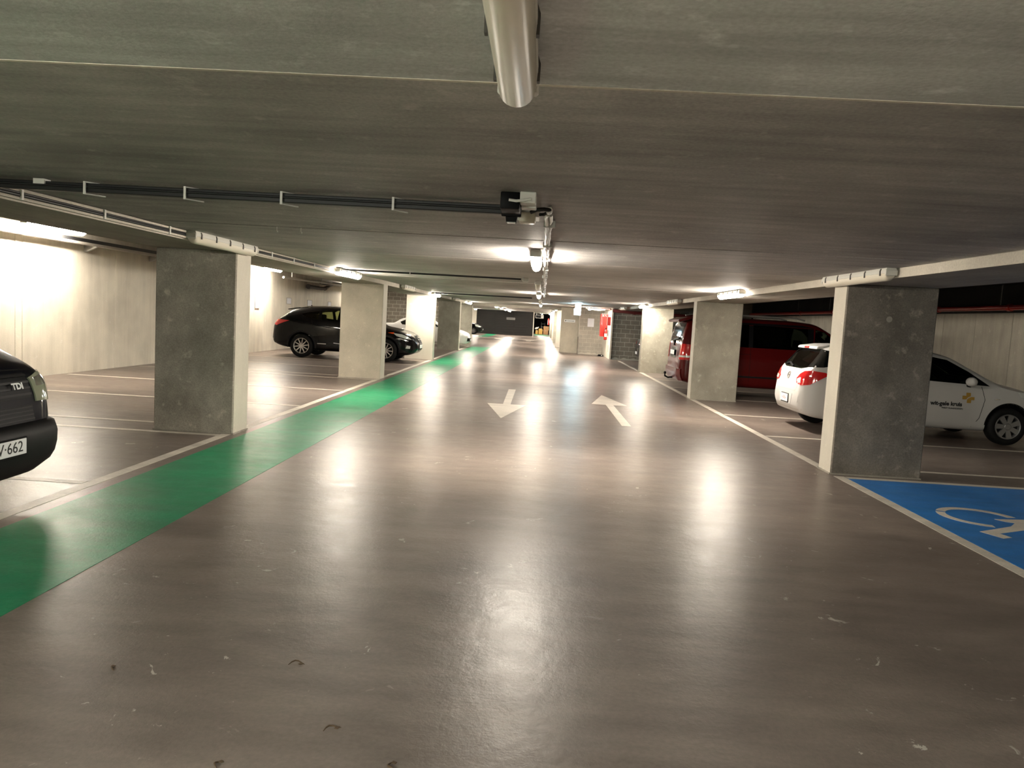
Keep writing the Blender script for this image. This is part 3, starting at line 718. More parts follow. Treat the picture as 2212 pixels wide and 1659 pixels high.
bm = bmesh.new(); bx(bm, .02, .08, -.126, -.12, .03, .06); bm_obj('reflector', bm, M['white'], t)
bm = bmesh.new(); bx(bm, 3.168, 3.172, 35.0, 35.5, .3, .62); tag(bm_obj('wall_plate', bm, M['wallr']), 'grey blank plate low on the pale core wall side', 'plate')
t = empty('fire_extinguisher', (.80, 79.3, 1.1)); tag(t, 'far red extinguisher on the last pale pier', 'extinguisher')
bm = bmesh.new(); lathe(bm, [(.0, 0), (.09, .02), (.09, .55), (.04, .68), (0, .7)], 14, 'z'); bm_obj('cylinder', bm, M['red'], t, smooth=50)
bm = bmesh.new(); bx(bm, -.08, -.05, -.1, .1, .05, .5); bm_obj('decal', bm, M['white'], t)
bm = bmesh.new(); bx(bm, .08, .15, -.03, .03, .2, .5); bm_obj('wall_bracket', bm, M['steel'], t)
# clutter beyond the end wall
def carton(x, y, z, w_, d_, h_, m, label, rz=0):
    t = empty('cardboard_box', (x, y, z), rz); tag(t, label, 'box', 'cartons beyond the end wall')
    bm = bmesh.new(); bx(bm, -w_/2, w_/2, -d_/2, d_/2, 0, h_, .01); bm_obj('carton', bm, M[m], t)
    bm = bmesh.new(); bx(bm, -.03, .03, -d_/2-.003, d_/2+.003, h_-.12, h_+.002); bm_obj('tape', bm, M['mortar'], t)
    for a, b in ((-w_/2, -.004), (.004, w_/2)):
        bm = bmesh.new(); bx(bm, a, b, -d_/2, d_/2, h_, h_+.01); bm_obj('flap', bm, M[m], t)
carton(.62, 85.0, 0, .55, .5, .48, 'card', 'brown carton at the bottom of the far stack')
carton(.66, 85.0, .49, .62, .5, .42, 'card', 'brown carton on top of the far stack')
carton(.02, 84.6, 0, .42, .5, .62, 'cardy', 'tall yellow carton left of the far stack', .1)
carton(-.36, 84.4, 0, .26, .4, .45, 'cardy', 'small yellow carton beside the corner strip', -.1)
t = empty('white_sack', (-.42, 84.3, .53), .3); tag(t, 'white sack lying on the small yellow carton', 'sack')
bm = bmesh.new(); bmesh.ops.create_uvsphere(bm, u_segments=16, v_segments=10, radius=.2)
for v in bm.verts: v.co = Vector((v.co.x*1.0, v.co.y*.8, v.co.z*.6+.11+.25*v.co.x))
bm_obj('sack', bm, M['white'], t, smooth=60)
bm = bmesh.new(); tube(bm, [(.15, 0, .2), (.26, 0, .26)], [.03, .05], 8); bm_obj('neck', bm, M['white'], t, smooth=60)
t = empty('hand_truck', (.3, 86.0, 0)); tag(t, 'pale metal hand truck leaning behind the cartons', 'trolley')
for s in (-.2, .2):
    bm = bmesh.new(); tube(bm, [(s, 0, .05), (s, .1, 1.2), (s, .3, 1.3)], .025, 8); bm_obj('rail', bm, M['galv'], t, smooth=60)
    bm = bmesh.new(); tube(bm, [(s-.03, .1, .13), (s+.03, .1, .13)], .12, 14); bm_obj('wheel', bm, M['tyre'], t, smooth=60)
for z in (.4, .8, 1.15):
    bm = bmesh.new(); tube(bm, [(-.2, .06, z), (.2, .06, z)], .02, 8); bm_obj('crossbar', bm, M['galv'], t, smooth=60)
bm = bmesh.new(); bx(bm, -.22, .22, -.2, .02, .02, .035); bm_obj('toe_plate', bm, M['galv'], t)
t = empty('air_unit', (-.1, 84.5, 1.75)); tag(t, 'grey air unit hanging under the far ceiling', 'appliance')
bm = bmesh.new(); bx(bm, -.5, .4, -.3, .3, 0, .4, .02); bm_obj('case', bm, M['rail'], t)
bm = bmesh.new(); bx(bm, -.45, .1, -.31, -.3, .05, .35); bm_obj('grille', bm, M['black'], t)
for a in (-.4, .26):
    bm = bmesh.new(); bx(bm, a, a+.04, -.2, .2, .4, .55); bm_obj('hanger', bm, M['galv'], t)
# ------------------------------------------------------------------ vehicles
def car_section(W, zb, zt, belt, tum, crown, k):
    """half cross-section from bottom centre to top centre, k samples"""
    be = min(belt, zt-crown*1.05); be = max(be, zb+.12*(zt-zb))
    g = max(0, (zt-crown-be)); zu = zt-crown
    yu = W*.965 - tum*g
    P = [(0, zb), (.55*W, zb), (.86*W, zb+.005), (.965*W, zb+min(.08, .25*(be-zb))), (.995*W, zb+.4*(be-zb)), (W, zb+.68*(be-zb)), (.965*W+.0, be), (yu, zu), (yu*.90, zu+.55*crown), (yu*.6, zt-.12*crown), (0, zt)]
    P = np.array(P); d = np.r_[0, np.cumsum(np.hypot(*(np.diff(P, axis=0)+1e-9).T))]; d /= d[-1]
    t = np.linspace(0, 1, k)
    # parameters fixed per knot keep the rows of the loft aligned
    kn = np.linspace(0, 1, len(P))
    return np.c_[pchip(list(zip(kn, P[:, 0])), t), pchip(list(zip(kn, P[:, 1])), t)]
def loft(bm, s, inset=0, xr=None, zmin=None, k=41, nx=84):
    x0, x1 = s['top'][0][0], s['top'][-1][0]
    if xr: x0, x1 = xr
    u = np.linspace(0, 1, nx)
    xs = x0+(x1-x0)*(.5-.5*np.cos(np.pi*u))*.55 + (x1-x0)*u*.45
    zt = pchip(s['top'], xs)-inset; zb = pchip(s['bot'], xs)+inset
    if zmin is not None: zb = np.maximum(zb, zmin)
    Wd = pchip(s['plan'], xs)-inset; be = pchip(s['belt'], xs)
    rings = []
    for i, x in enumerate(xs):
        h = car_section(Wd[i], zb[i], zt[i], be[i], s['tum'], s.get('crown', .07), k)
        full = [(y, z) for y, z in h] + [(-y, z) for y, z in h[-2:0:-1]]
        rings.append([bm.verts.new((x, y, z)) for y, z in full])
    n = len(rings[0])
    for p, q in zip(rings, rings[1:]):
        for j in range(n): bm.faces.new((p[j], p[(j+1) % n], q[(j+1) % n], q[j]))
    bm.faces.new(rings[0]); bm.faces.new(rings[-1])
    bmesh.ops.recalc_face_normals(bm, faces=bm.faces)
def temp_obj(bm, mat):
    me = bpy.data.meshes.new('tmp'); bm.to_mesh(me); bm.free(); me.materials.append(mat)
    return mesh_obj('tmp', me)
def boolean(ob, cutters):
    for c in cutters:
        m = ob.modifiers.new('b', 'BOOLEAN'); m.operation = 'DIFFERENCE'; m.solver = 'EXACT'; m.object = c
        m.material_mode = 'TRANSFER'
    dg = bpy.context.evaluated_depsgraph_get(); dg.update()
    me = bpy.data.meshes.new_from_object(ob.evaluated_get(dg))
    for c in cutters: bpy.data.objects.remove(c)
    bpy.data.objects.remove(ob)
    return me
FR = {'right': (Vector((0, -4, 0)), Vector((1, 0, 0)), Vector((0, 0, 1)), Vector((0, 1, 0))),
      'left': (Vector((0, 4, 0)), Vector((1, 0, 0)), Vector((0, 0, 1)), Vector((0, -1, 0))),
      'rear': (Vector((-5, 0, 0)), Vector((0, 1, 0)), Vector((0, 0, 1)), Vector((1, 0, 0))),
      'front': (Vector((5, 0, 0)), Vector((0, 1, 0)), Vector((0, 0, 1)), Vector((-1, 0, 0)))}
def diag(ax, ay):
    """view frame looking at a corner of the car along the horizontal direction (ax, ay); u runs to the right of that view"""
    D = Vector((ax, ay, 0)).normalized(); U = D.cross(Vector((0, 0, 1)))
    return (-D*5, U, Vector((0, 0, 1)), D)
def drape(name, bvh, poly, frame, mat, parent, off=.004, skirt=.012, step=.08):
    O, U, V, D = FR[frame] if isinstance(frame, str) else frame
    bm = bmesh.new()
    vs = [bm.verts.new(O+U*a+V*b) for a, b in poly]; bm.faces.new(vs)
    for ax, k in ((U, 0), (V, 1)):
        lo, hi = min(p[k] for p in poly), max(p[k] for p in poly)
        n = int((hi-lo)/step)
        for i in range(1, n+1):
            bmesh.ops.bisect_plane(bm, geom=bm.verts[:]+bm.edges[:]+bm.faces[:], plane_co=O+ax*(lo+(hi-lo)*i/(n+1)), plane_no=ax)
    nrm = {}; bad = []
    for v in bm.verts:
        h, nn, i, d = bvh.ray_cast(v.co, D)
        if h is None:
            h, nn, i, d = bvh.find_nearest(v.co + D*4); 
        if nn.dot(D) > 0: nn = -nn
        nrm[v] = nn; v.co = h+nn*off
    bmesh.ops.triangulate(bm, faces=bm.faces[:])
    be = [e for e in bm.edges if e.is_boundary]
    r = bmesh.ops.extrude_edge_only(bm, edges=be)
    nv = [g for g in r['geom'] if isinstance(g, bmesh.types.BMVert)]
    src = {}
    for g in r['geom']:
        if isinstance(g, bmesh.types.BMFace):
            for e in g.edges:
                a, b = e.verts
                if a in nv and b in nrm: src[a] = b
                if b in nv and a in nrm: src[b] = a
    for v in nv:
        if v in src: v.co = v.co - nrm[src[v]]*(off+skirt)
    bmesh.ops.recalc_face_normals(bm, faces=bm.faces)
    return bm_obj(name, bm, mat, parent, smooth=35)
def drape3(name, bvh, pts, D, mat, parent, off=.012, skirt=.014, step=.06):
    """patch whose outline is given by rough 3-D points near the surface, pressed on along D"""
    D = Vector(D).normalized(); U = D.cross(Vector((0, 0, 1))).normalized(); V = U.cross(D)
    O = -D*5
    return drape(name, bvh, [(Vector(p).dot(U), Vector(p).dot(V)) for p in pts], (O, U, V, D), mat, parent, off, skirt, step)
def drape_text(name, bvh, s, size, at, frame, mat, parent, bold=.0, sx=1, align='CENTER', flip=1):
    O, U, V, D = FR[frame] if isinstance(frame, str) else frame
    me = text_mesh(s, size, 0, align, bold, sx)
    for v in me.vertices:
        p = O + U*(at[0]+flip*v.co.x) + V*(at[1]+v.co.y)
        h, nn, i, d = bvh.ray_cast(p, D)
        if h is None: h, nn = p+D*3, -D
        if nn.dot(D) > 0: nn = -nn
        v.co = h+nn*.004
    return mesh_obj(name, me, mat, parent)
def line_poly(pts, w_):
    """thin ribbon along a polyline, for shut lines"""
    L, R = [], []
    for i, p in enumerate(pts):
        a = Vector(pts[max(i-1, 0)]); b = Vector(pts[min(i+1, len(pts)-1)]); d = (b-a).normalized(); n = Vector((-d.y, d.x))*w_/2
        L.append(tuple(Vector(p)+n)); R.append(tuple(Vector(p)-n))
    return L+R[::-1]
WH = {}
def wheel(parent, x, y, r, rim_r, style, wd=.21):
    """wheel part: tyre mesh with rim as sub-part; y sign gives the side"""
    s = 1 if y > 0 else -1
    key = (r, rim_r, style, wd)
    if key not in WH:
        bm = bmesh.new(); hw = wd/2
        lathe(bm, [(rim_r-.012, -hw+.02), (rim_r+.006, -hw+.004), (r*.80, -hw), (r*.93, -hw+.008), (r, -hw+.04), (r, hw-.04), (r*.93, hw-.008), (rim_r, hw), (rim_r-.012, hw-.02)], 40)
        bmesh.ops.recalc_face_normals(bm, faces=bm.faces)
        me = bpy.data.meshes.new('wheel'); bm.to_mesh(me); bm.free(); me.shade_smooth(); me.set_sharp_from_angle(angle=.8); me.materials.append(M['tyre'])
        ty = me
        bm = bmesh.new()      # barrel + dark disc + spokes, outside at -y
        lathe(bm, [(rim_r, -hw+.012), (rim_r-.006, -hw-.001), (rim_r-.022, -hw+.006), (rim_r-.028, -hw+.05), (rim_r-.03, hw)], 40)
        mk = M['hubcap' if style == 'cap' else 'alloy']
        def fin(bm, nm, mt, sh=.5):
            bmesh.ops.recalc_face_normals(bm, faces=bm.faces); me = bpy.data.meshes.new(nm); bm.to_mesh(me); bm.free(); me.shade_smooth(); me.set_sharp_from_angle(angle=sh); me.materials.append(mt); return me
        rm = fin(bm, 'rim', mk)
        n, t0, t1 = {'multi': (10, .034, .024), 'cap': (7, .062, .085), 'five': (5, .06, .05)}[style]
        r0, r1 = .04, rim_r-.015
        bm = bmesh.new(); vs = []
        for yy in (-hw+.004, -hw+.03):
            for p in [(-t0/2, r0), (t0/2, r0), (t1/2, r1), (-t1/2, r1)]: vs.append(bm.verts.new((p[0], yy+(.010 if p[1] < .1 else 0), p[1])))
        A, B = vs[:4], vs[4:]
        bm.faces.new(A); bm.faces.new(B[::-1])
        for i in range(4): bm.faces.new((A[i], B[i], B[(i+1) % 4], A[(i+1) % 4]))
        sp = fin(bm, 'spoke', mk)
        bm = bmesh.new(); lathe(bm, [(.001, -hw), (.045, -hw+.0), (.055, -hw+.012), (.055, -hw+.04)], 20); hb = fin(bm, 'hub', mk)
        bm = bmesh.new(); lathe(bm, [(.001, -hw+.055), (rim_r-.025, -hw+.055)], 28); dk = fin(bm, 'brake_disc', M['well'])
        WH[key] = (ty, rm, dk, sp, hb, n)
    ty, rm, dk, sp, hb, n = WH[key]
    o = mesh_obj('wheel', ty, None, parent, (x, y, r)); o.rotation_euler = (0, random.uniform(0, 1), 0 if s < 0 else math.pi)
    mesh_obj('rim', rm, None, o); mesh_obj('brake_disc', dk, None, o); mesh_obj('hub', hb, None, o)
    for k in range(n):
        q = mesh_obj('spoke', sp, None, o); q.rotation_euler = (0, 2*math.pi*k/n, 0)
    return o
def vehicle(name, label, s, loc, rz, paintm, hollow=True, glass='glass', cat='car'):
    t = empty(name, loc, rz); tag(t, label, cat)
    bm = bmesh.new(); loft(bm, s)
    bvh = BVHTree.FromBMesh(bm)
    ob = temp_obj(bm, M[paintm])
    cut = []
    for wx in s['wx']:
        for sg in (-1, 1):
            bm = bmesh.new(); tube(bm, [(wx, sg*.52, s['wr']+.01), (wx, sg*1.3, s['wr']+.01)], s['wr']+.055, 32)
            cut.append(temp_obj(bm, M['well']))
    if hollow:
        bm = bmesh.new(); loft(bm, s, .05, s['cabin'], s['cabz'], 31, 40); cut.append(temp_obj(bm, M['well']))
        for poly in s['side']:
            bm = bmesh.new(); prism(bm, poly, -1.5, 1.5, 'y'); cut.append(temp_obj(bm, M['well']))
        if s.get('wind'):
            bm = bmesh.new(); prism(bm, s['wind'], (s['cabin'][0]+s['cabin'][1])/2, 3, 'x'); cut.append(temp_obj(bm, M['well']))
        if s.get('rearw'):
            bm = bmesh.new(); prism(bm, s['rearw'], -3, (s['cabin'][0]+s['cabin'][1])/2, 'x'); cut.append(temp_obj(bm, M['well']))
    me = boolean(ob, cut)
    me.shade_smooth(); me.set_sharp_from_angle(angle=math.radians(32)); me.name = 'body'
    mesh_obj('body', me, None, t)
    gm = M[glass if hollow else 'glassdark']
    gl = s.get('glassmats', [glass]*len(s['side']))
    for poly, gk in zip(s['side'], gl):
        for fr in ('right', 'left'):
            drape('side_window', bvh, poly, fr, M[gk] if hollow else gm, t, .002, .006)
    if s.get('wind'): drape('windshield', bvh, s['wind'], 'front', gm, t, .002, .006)
    if s.get('rearw'): drape('rear_window', bvh, s['rearw'], 'rear', M[s.get('rearglass', glass)] if hollow else gm, t, .002, .006)
    for wx in s['wx']:
        for sg in (-1, 1): wheel(t, wx, sg*(s['track']), s['wr'], s['rim'], s['style'])
    for ln in s.get('seams', []):
        for fr in ('right', 'left'): drape('shut_line', bvh, line_poly(ln, .008), fr, M['well'], t, .0015, .002, .12)
    if hollow:
        for sx_, sy_ in s.get('seats', []):
            c_, z_ = s['cabz'], s['seatz']; bm = bmesh.new()
            prism(bm, [(sx_-.24, c_), (sx_+.22, c_), (sx_+.24, c_+.14), (sx_-.06, c_+.15), (sx_-.19, z_), (sx_-.24, z_+.04), (sx_-.25, z_+.18), (sx_-.33, z_+.20), (sx_-.35, z_+.05), (sx_-.31, z_)], sy_-.2, sy_+.2, 'y')
            bm_obj('seat', bm, M['well'], t)
    return t, bvh
def plate(t, x, z, s, face, w_=.52, h_=.11, mat='signwhite', ink='inkred', txt_at=0, size=.085, y=0, tilt=0):
    """number plate with frame; face '+X' or '-X' of the car"""
    sg = 1 if face == '+X' else -1
    p = empty('license_plate', (x, y, z)); p.parent = t; p.rotation_euler = (0, tilt, 0)
    bpy.data.objects.remove(p)
    bm = bmesh.new(); a, b = sorted((x, x+sg*.012)); bx(bm, a, b, y-w_/2, y+w_/2, z-h_/2, z+h_/2, .003)
    p = bm_obj('license_plate', bm, M[mat], t)
    bm = bmesh.new(); a, b = sorted((x-sg*.004, x+sg*.008)); bx(bm, a, b, y-w_/2-.012, y+w_/2+.012, z-h_/2-.018, z+h_/2+.012, .003); bm_obj('plate_frame', bm, M['black'], p)
    if s: lettering(p, s, size, (x+sg*.0128, y+txt_at*sg, z), ink, face, name='plate_text')
    return p
def mirror_part(t, x, y, z, mat, sg):
    bm = bmesh.new(); bmesh.ops.create_uvsphere(bm, u_segments=16, v_segments=10, radius=1)
    for v in bm.verts: v.co = Vector((x+v.co.x*.075, y+sg*.10+v.co.y*.11, z+v.co.z*.075))
    o = bm_obj('door_mirror', bm, M[mat], t, smooth=60)
    bm = bmesh.new(); bx(bm, x-.02, x+.03, *sorted((y-sg*.06, y+sg*.06)), z-.09, z-.04, .01); bm_obj('mirror_foot', bm, M['black'], o)

# --- black SUV
suv = dict(top=[(-2.32, .72), (-2.27, 1.0), (-2.16, 1.15), (-1.90, 1.35), (-1.70, 1.49), (-1.3, 1.585), (-.6, 1.635), (0, 1.64), (.4, 1.59), (.75, 1.40), (1.15, 1.13), (1.5, 1.07), (1.9, .985), (2.15, .87), (2.27, .72), (2.32, .62)],
           bot=[(-2.32, .52), (-2.2, .40), (-1.8, .30), (-1, .24), (1.6, .22), (2.0, .24), (2.2, .30), (2.32, .42)],
           plan=[(-2.32, .62), (-2.24, .76), (-2.05, .86), (-1.7, .915), (-1, .925), (1, .925), (1.7, .91), (2.0, .83), (2.2, .67), (2.32, .46)],
           belt=[(-2.32, 1.14), (-1.3, 1.20), (.9, 1.10), (2.32, 1.0)], tum=.52, crown=.08,
           wx=(-1.31, 1.36), wr=.365, rim=.25, style='multi', track=.80, cabin=(-1.85, 1.0), cabz=.62, seatz=1.18,
           side=[[(.80, 1.15), (.30, 1.48), (-.06, 1.53), (-.10, 1.18)], [(-.20, 1.19), (-.17, 1.53), (-.60, 1.52), (-.72, 1.46), (-.70, 1.21)], [(-.79, 1.22), (-.80, 1.47), (-1.05, 1.45), (-1.36, 1.36), (-1.12, 1.25)]],
           wind=[(-.60, 1.17), (.60, 1.17), (.50, 1.50), (-.50, 1.50)], rearw=[(-.56, 1.20), (.56, 1.20), (.46, 1.42), (-.46, 1.42)],
           seams=[[(.92, 1.10), (.95, .8), (.88, .34)], [(-.14, 1.17), (-.14, .34)], [(-1.0, 1.2), (-.93, .9), (-.78, .7), (-.72, .38)]], seats=[(.25, -.36), (.25, .36), (-.7, -.36), (-.7, .36)])
t, b = vehicle('suv', 'black SUV parked nose-out on the left behind the beige column', suv, (-6.18, 24.62, 0), 0, 'p_black')
for sd, sg in (('right', -1), ('left', 1)):
    drape3('tail_lamp', b, [(-2.22, sg*.40, 1.09), (-2.2, sg*.62, 1.14), (-2.0, sg*.82, 1.16), (-1.72, sg*.9, 1.14), (-1.9, sg*.88, 1.07), (-2.1, sg*.8, .97), (-2.22, sg*.7, 1.0), (-2.25, sg*.42, 1.05)], (.72, -sg*.69, 0), M['taillamp'], t)
    drape('headlamp', b, [(1.70, .84), (1.58, .93), (1.86, .90), (2.05, .82), (2.16, .74), (1.95, .77)], sd, M['lens'], t, .010, .012, .05)
    drape('side_marker', b, [(1.42, .93), (1.62, .95), (1.60, .90)], sd, M['amber'], t, .012)
    drape('daylight_strip', b, [(1.66, .745), (1.80, .78), (2.08, .70), (2.05, .675), (1.82, .745)], sd, M['chrome'], t, .012, .012, .05)
    drape('fog_lamp', b, [(1.98, .46), (2.02, .56), (2.12, .54), (2.11, .46)], sd, M['lens'], t, .012, .012, .05)
    drape('sill_trim', b, [(-.80, .455), (-.80, .475), (-.52, .475), (-.52, .455)], sd, M['chrome'], t, .008, .01)
    drape('sill_trim', b, [(-.28, .50), (-.28, .515), (.05, .49), (.05, .475)], sd, M['chrome'], t, .008, .01)
    drape('wheel_arch_trim', b, arc(-1.31, .375, .42, .475, -8, 188, 22), sd, M['bumper'], t, .012, .012, .1)
    drape('wheel_arch_trim', b, arc(1.36, .375, .42, .475, 12, 188, 22), sd, M['bumper'], t, .012, .012, .1)
    drape('door_handle', b, [(-.62, .965), (-.62, .995), (-.40, 1.0), (-.40, .97)], sd, M['p_black'], t, .028, .03)
    drape('door_handle', b, [(.10, .955), (.10, .985), (.32, .99), (.32, .96)], sd, M['p_black'], t, .028, .03)
    bm = bmesh.new(); tube(bm, [(-1.45, sg*.60, 1.55), (-1.2, sg*.62, 1.605), (-.5, sg*.64, 1.645), (.2, sg*.63, 1.63), (.42, sg*.62, 1.585)], .016, 8); bm_obj('roof_rail', bm, M['chrome'], t, smooth=60)
    mirror_part(t, .62, sg*.90, 1.17, 'p_black', sg)
bm = bmesh.new(); prism(bm, [(-1.88, 1.475), (-1.60, 1.53), (-1.35, 1.585), (-1.62, 1.555), (-1.90, 1.50)], -.50, .50, 'y'); bm_obj('spoiler', bm, M['p_black'], t)
bm = bmesh.new(); prism(bm, [(-1.32, 1.58), (-1.16, 1.59), (-1.30, 1.66)], -.02, .02, 'y'); bm_obj('roof_antenna', bm, M['p_black'], t)
drape('grille', b, [(-.30, .86), (.30, .86), (.20, .66), (.34, .40), (-.34, .40), (-.20, .66)], 'front', M['black'], t, .012, .012, .05)
for z in (.46, .53, .60, .72, .79): drape('grille_bar', b, [(-.26, z), (.26, z), (.26, z+.012), (-.26, z+.012)], 'front', M['chrome'], t, .022, .01, .05)
drape('emblem', b, [(.06*math.cos(i*.4), .80+.045*math.sin(i*.4)) for i in range(16)], 'front', M['chrome'], t, .03, .02, .2)
plate(t, 2.335, .52, '', '+X')
drape('rear_bumper_trim', b, [(-.75, .53), (.75, .53), (.70, .42), (-.70, .42)], 'rear', M['bumper'], t, .012, .012, .1)

# --- white hatchback with home-care lettering
hatch = dict(top=[(-2.03, .72), (-2.00, .90), (-1.96, 1.00), (-1.80, 1.20), (-1.64, 1.40), (-1.45, 1.455), (-.7, 1.485), (-.1, 1.47), (.30, 1.41), (.70, 1.22), (1.12, 1.01), (1.45, .94), (1.80, .83), (1.98, .70), (2.05, .56)],
             bot=[(-2.03, .42), (-1.95, .30), (-1.6, .23), (1.6, .20), (1.9, .22), (2.05, .34)],
             plan=[(-2.03, .60), (-1.95, .71), (-1.75, .80), (-1.35, .86), (-.5, .87), (1, .87), (1.5, .85), (1.8, .76), (1.98, .58), (2.05, .42)],
             belt=[(-2.03, 1.06), (-1.2, 1.04), (.9, .93), (2.05, .9)], tum=.50, crown=.08,
             wx=(-1.24, 1.27), wr=.305, rim=.205, style='cap', track=.765, cabin=(-1.70, .95), cabz=.52, seatz=1.05,
             side=[[(.93, .94), (.62, 1.15), (.30, 1.32), (-.10, 1.385), (-.36, 1.385), (-.40, .99)], [(-.48, 1.0), (-.45, 1.385), (-1.05, 1.365), (-1.40, 1.30), (-1.56, 1.15), (-1.35, 1.07)]],
             wind=[(-.56, 1.04), (.56, 1.04), (.46, 1.36), (-.46, 1.36)], rearw=[(-.60, 1.07), (-.40, 1.035), (.40, 1.035), (.60, 1.07), (.56, 1.30), (.46, 1.385), (-.46, 1.385), (-.56, 1.30)], rearglass='glassgreen',
             seams=[[(.80, .93), (.86, .72), (.80, .42), (.70, .27)], [(-.44, .98), (-.50, .60), (-.42, .27)]], seats=[(.1, -.34), (.1, .34), (-.85, -.3), (-.85, .3)])
t, b = vehicle('hatchback', 'white hatchback with black lettering behind the dark right column', hatch, (6.35, 13.32, 0), 0, 'p_white', glass='glassgreen')
for sd, sg in (('right', -1), ('left', 1)):
    drape3('tail_lamp', b, [(-2.0, sg*.46, .80), (-2.0, sg*.43, .87), (-1.98, sg*.52, .95), (-1.95, sg*.62, 1.0), (-1.85, sg*.74, 1.02), (-1.70, sg*.82, 1.0), (-1.62, sg*.83, .97), (-1.75, sg*.82, .90), (-1.90, sg*.76, .79), (-1.96, sg*.62, .765)], (.75, -sg*.66, 0), M['taillamp'], t)
    drape3('reverse_lamp', b, [(-2.0, sg*.48, .815), (-2.0, sg*.47, .865), (-1.97, sg*.59, .89), (-1.97, sg*.60, .82)], (.75, -sg*.66, 0), M['lens'], t, .016)
    def rp(y, z): return b.ray_cast(Vector((-5, sg*y, z)), Vector((1, 0, 0)))[0]
    def sp_(x, z): return b.ray_cast(Vector((x, sg*4, z)), Vector((0, -sg, 0)))[0]
    drape3('rear_quarter_glass', b, [rp(.575, 1.07), rp(.54, 1.30), rp(.445, 1.38), sp_(-1.42, 1.335), sp_(-1.36, 1.25), sp_(-1.50, 1.13), sp_(-1.70, 1.085)], (.7, -sg*.71, 0), M['glassdark'], t, .004, .006, .05)
    drape('headlamp', b, [(1.45, .78), (1.40, .87), (1.70, .82), (1.95, .68), (1.85, .64)], sd, M['lens'], t, .010, .012, .05)
    drape('door_handle', b, [(-.38, .80), (-.38, .825), (-.20, .83), (-.20, .805)], sd, M['p_white'], t, .026, .03)
    drape('fuel_flap' if sg < 0 else 'body_badge', b, arc(-1.42, .83, .075, .082, 0, 359, 24), sd, M['rail'], t, .004, .004, .05)
    drape('side_repeater', b, [(1.00, .73), (1.03, .75), (1.10, .745), (1.09, .73)], sd, M['chrome'], t, .006, .006, .05)
    drape('pillar_trim', b, [(.92, .945), (.66, .955), (.67, 1.11)], sd, M['black'], t, .006, .006, .05)
    drape('wheel_arch_trim', b, arc(1.27, .315, .36, .375, 0, 180, 22), sd, M['well'], t, .003, .01, .1)
    mirror_part(t, .58, sg*.84, 1.0, 'p_white', sg)
fr = 'right'
drape_text('lettering', b, 'wit-gele kruis', .092, (.255, .625), fr, M['ink'], t, .0035, 1.0)
drape_text('lettering', b, 'WEST-VLAANDEREN', .034, (.355, .555), fr, M['ink'], t, .0008, 1.08)
for P in ([(.50, .71), (.50, .77), (.56, .77), (.56, .82), (.63, .82), (.63, .765), (.585, .745), (.56, .71)], [(.575, .655), (.575, .71), (.60, .735), (.64, .755), (.69, .755), (.69, .705), (.64, .705), (.64, .655)]):
    drape('yellow_cross', b, P, fr, M['yellow'], t, .004, .003, .05)
bm = bmesh.new(); prism(bm, [(-1.74, 1.375), (-1.72, 1.415), (-1.45, 1.462), (-1.2, 1.475), (-1.45, 1.43), (-1.62, 1.385)], -.47, .47, 'y'); bmesh.ops.bevel(bm, geom=bm.edges[:], offset=.010, segments=2, affect='EDGES'); bm_obj('spoiler', bm, M['p_white'], t, smooth=40)
bm = bmesh.new(); bx(bm, -1.748, -1.72, -.09, .09, 1.382, 1.41, .004); bm_obj('brake_light', bm, M['taillamp'], t)
drape('wiper', b, line_poly([(.02, 1.05), (.30, 1.10), (.44, 1.08)], .022), 'rear', M['black'], t, .02, .01, .1)
drape('emblem', b, arc(0, .90, .046, .064, 0, 359, 24), 'rear', M['steel'], t, .012, .01, .2)
drape('emblem_bolt', b, [(-.055, .895), (-.01, .895), (-.02, .91), (.055, .905), (.01, .905), (.02, .89)], 'rear', M['steel'], t, .014, .01, .2)
drape('number_recess', b, [(-.33, .60), (.33, .60), (.27, .42), (-.27, .42)], 'rear', M['p_white'], t, .004, .004, .1)
plate(t, -2.04, .51, '1-OLJ-1', '-X', .34, .13, size=.075)
drape('bumper_crease', b, line_poly([(-.66, .36), (-.3, .345), (.3, .345), (.66, .36)], .012), 'rear', M['rail'], t, .003, .003, .1)
drape('hatch_line', b, line_poly([(-.55, 1.02), (-.52, .72), (-.44, .66), (.44, .66), (.52, .72), (.55, 1.02)], .006), 'rear', M['rail'], t, .002, .002, .1)

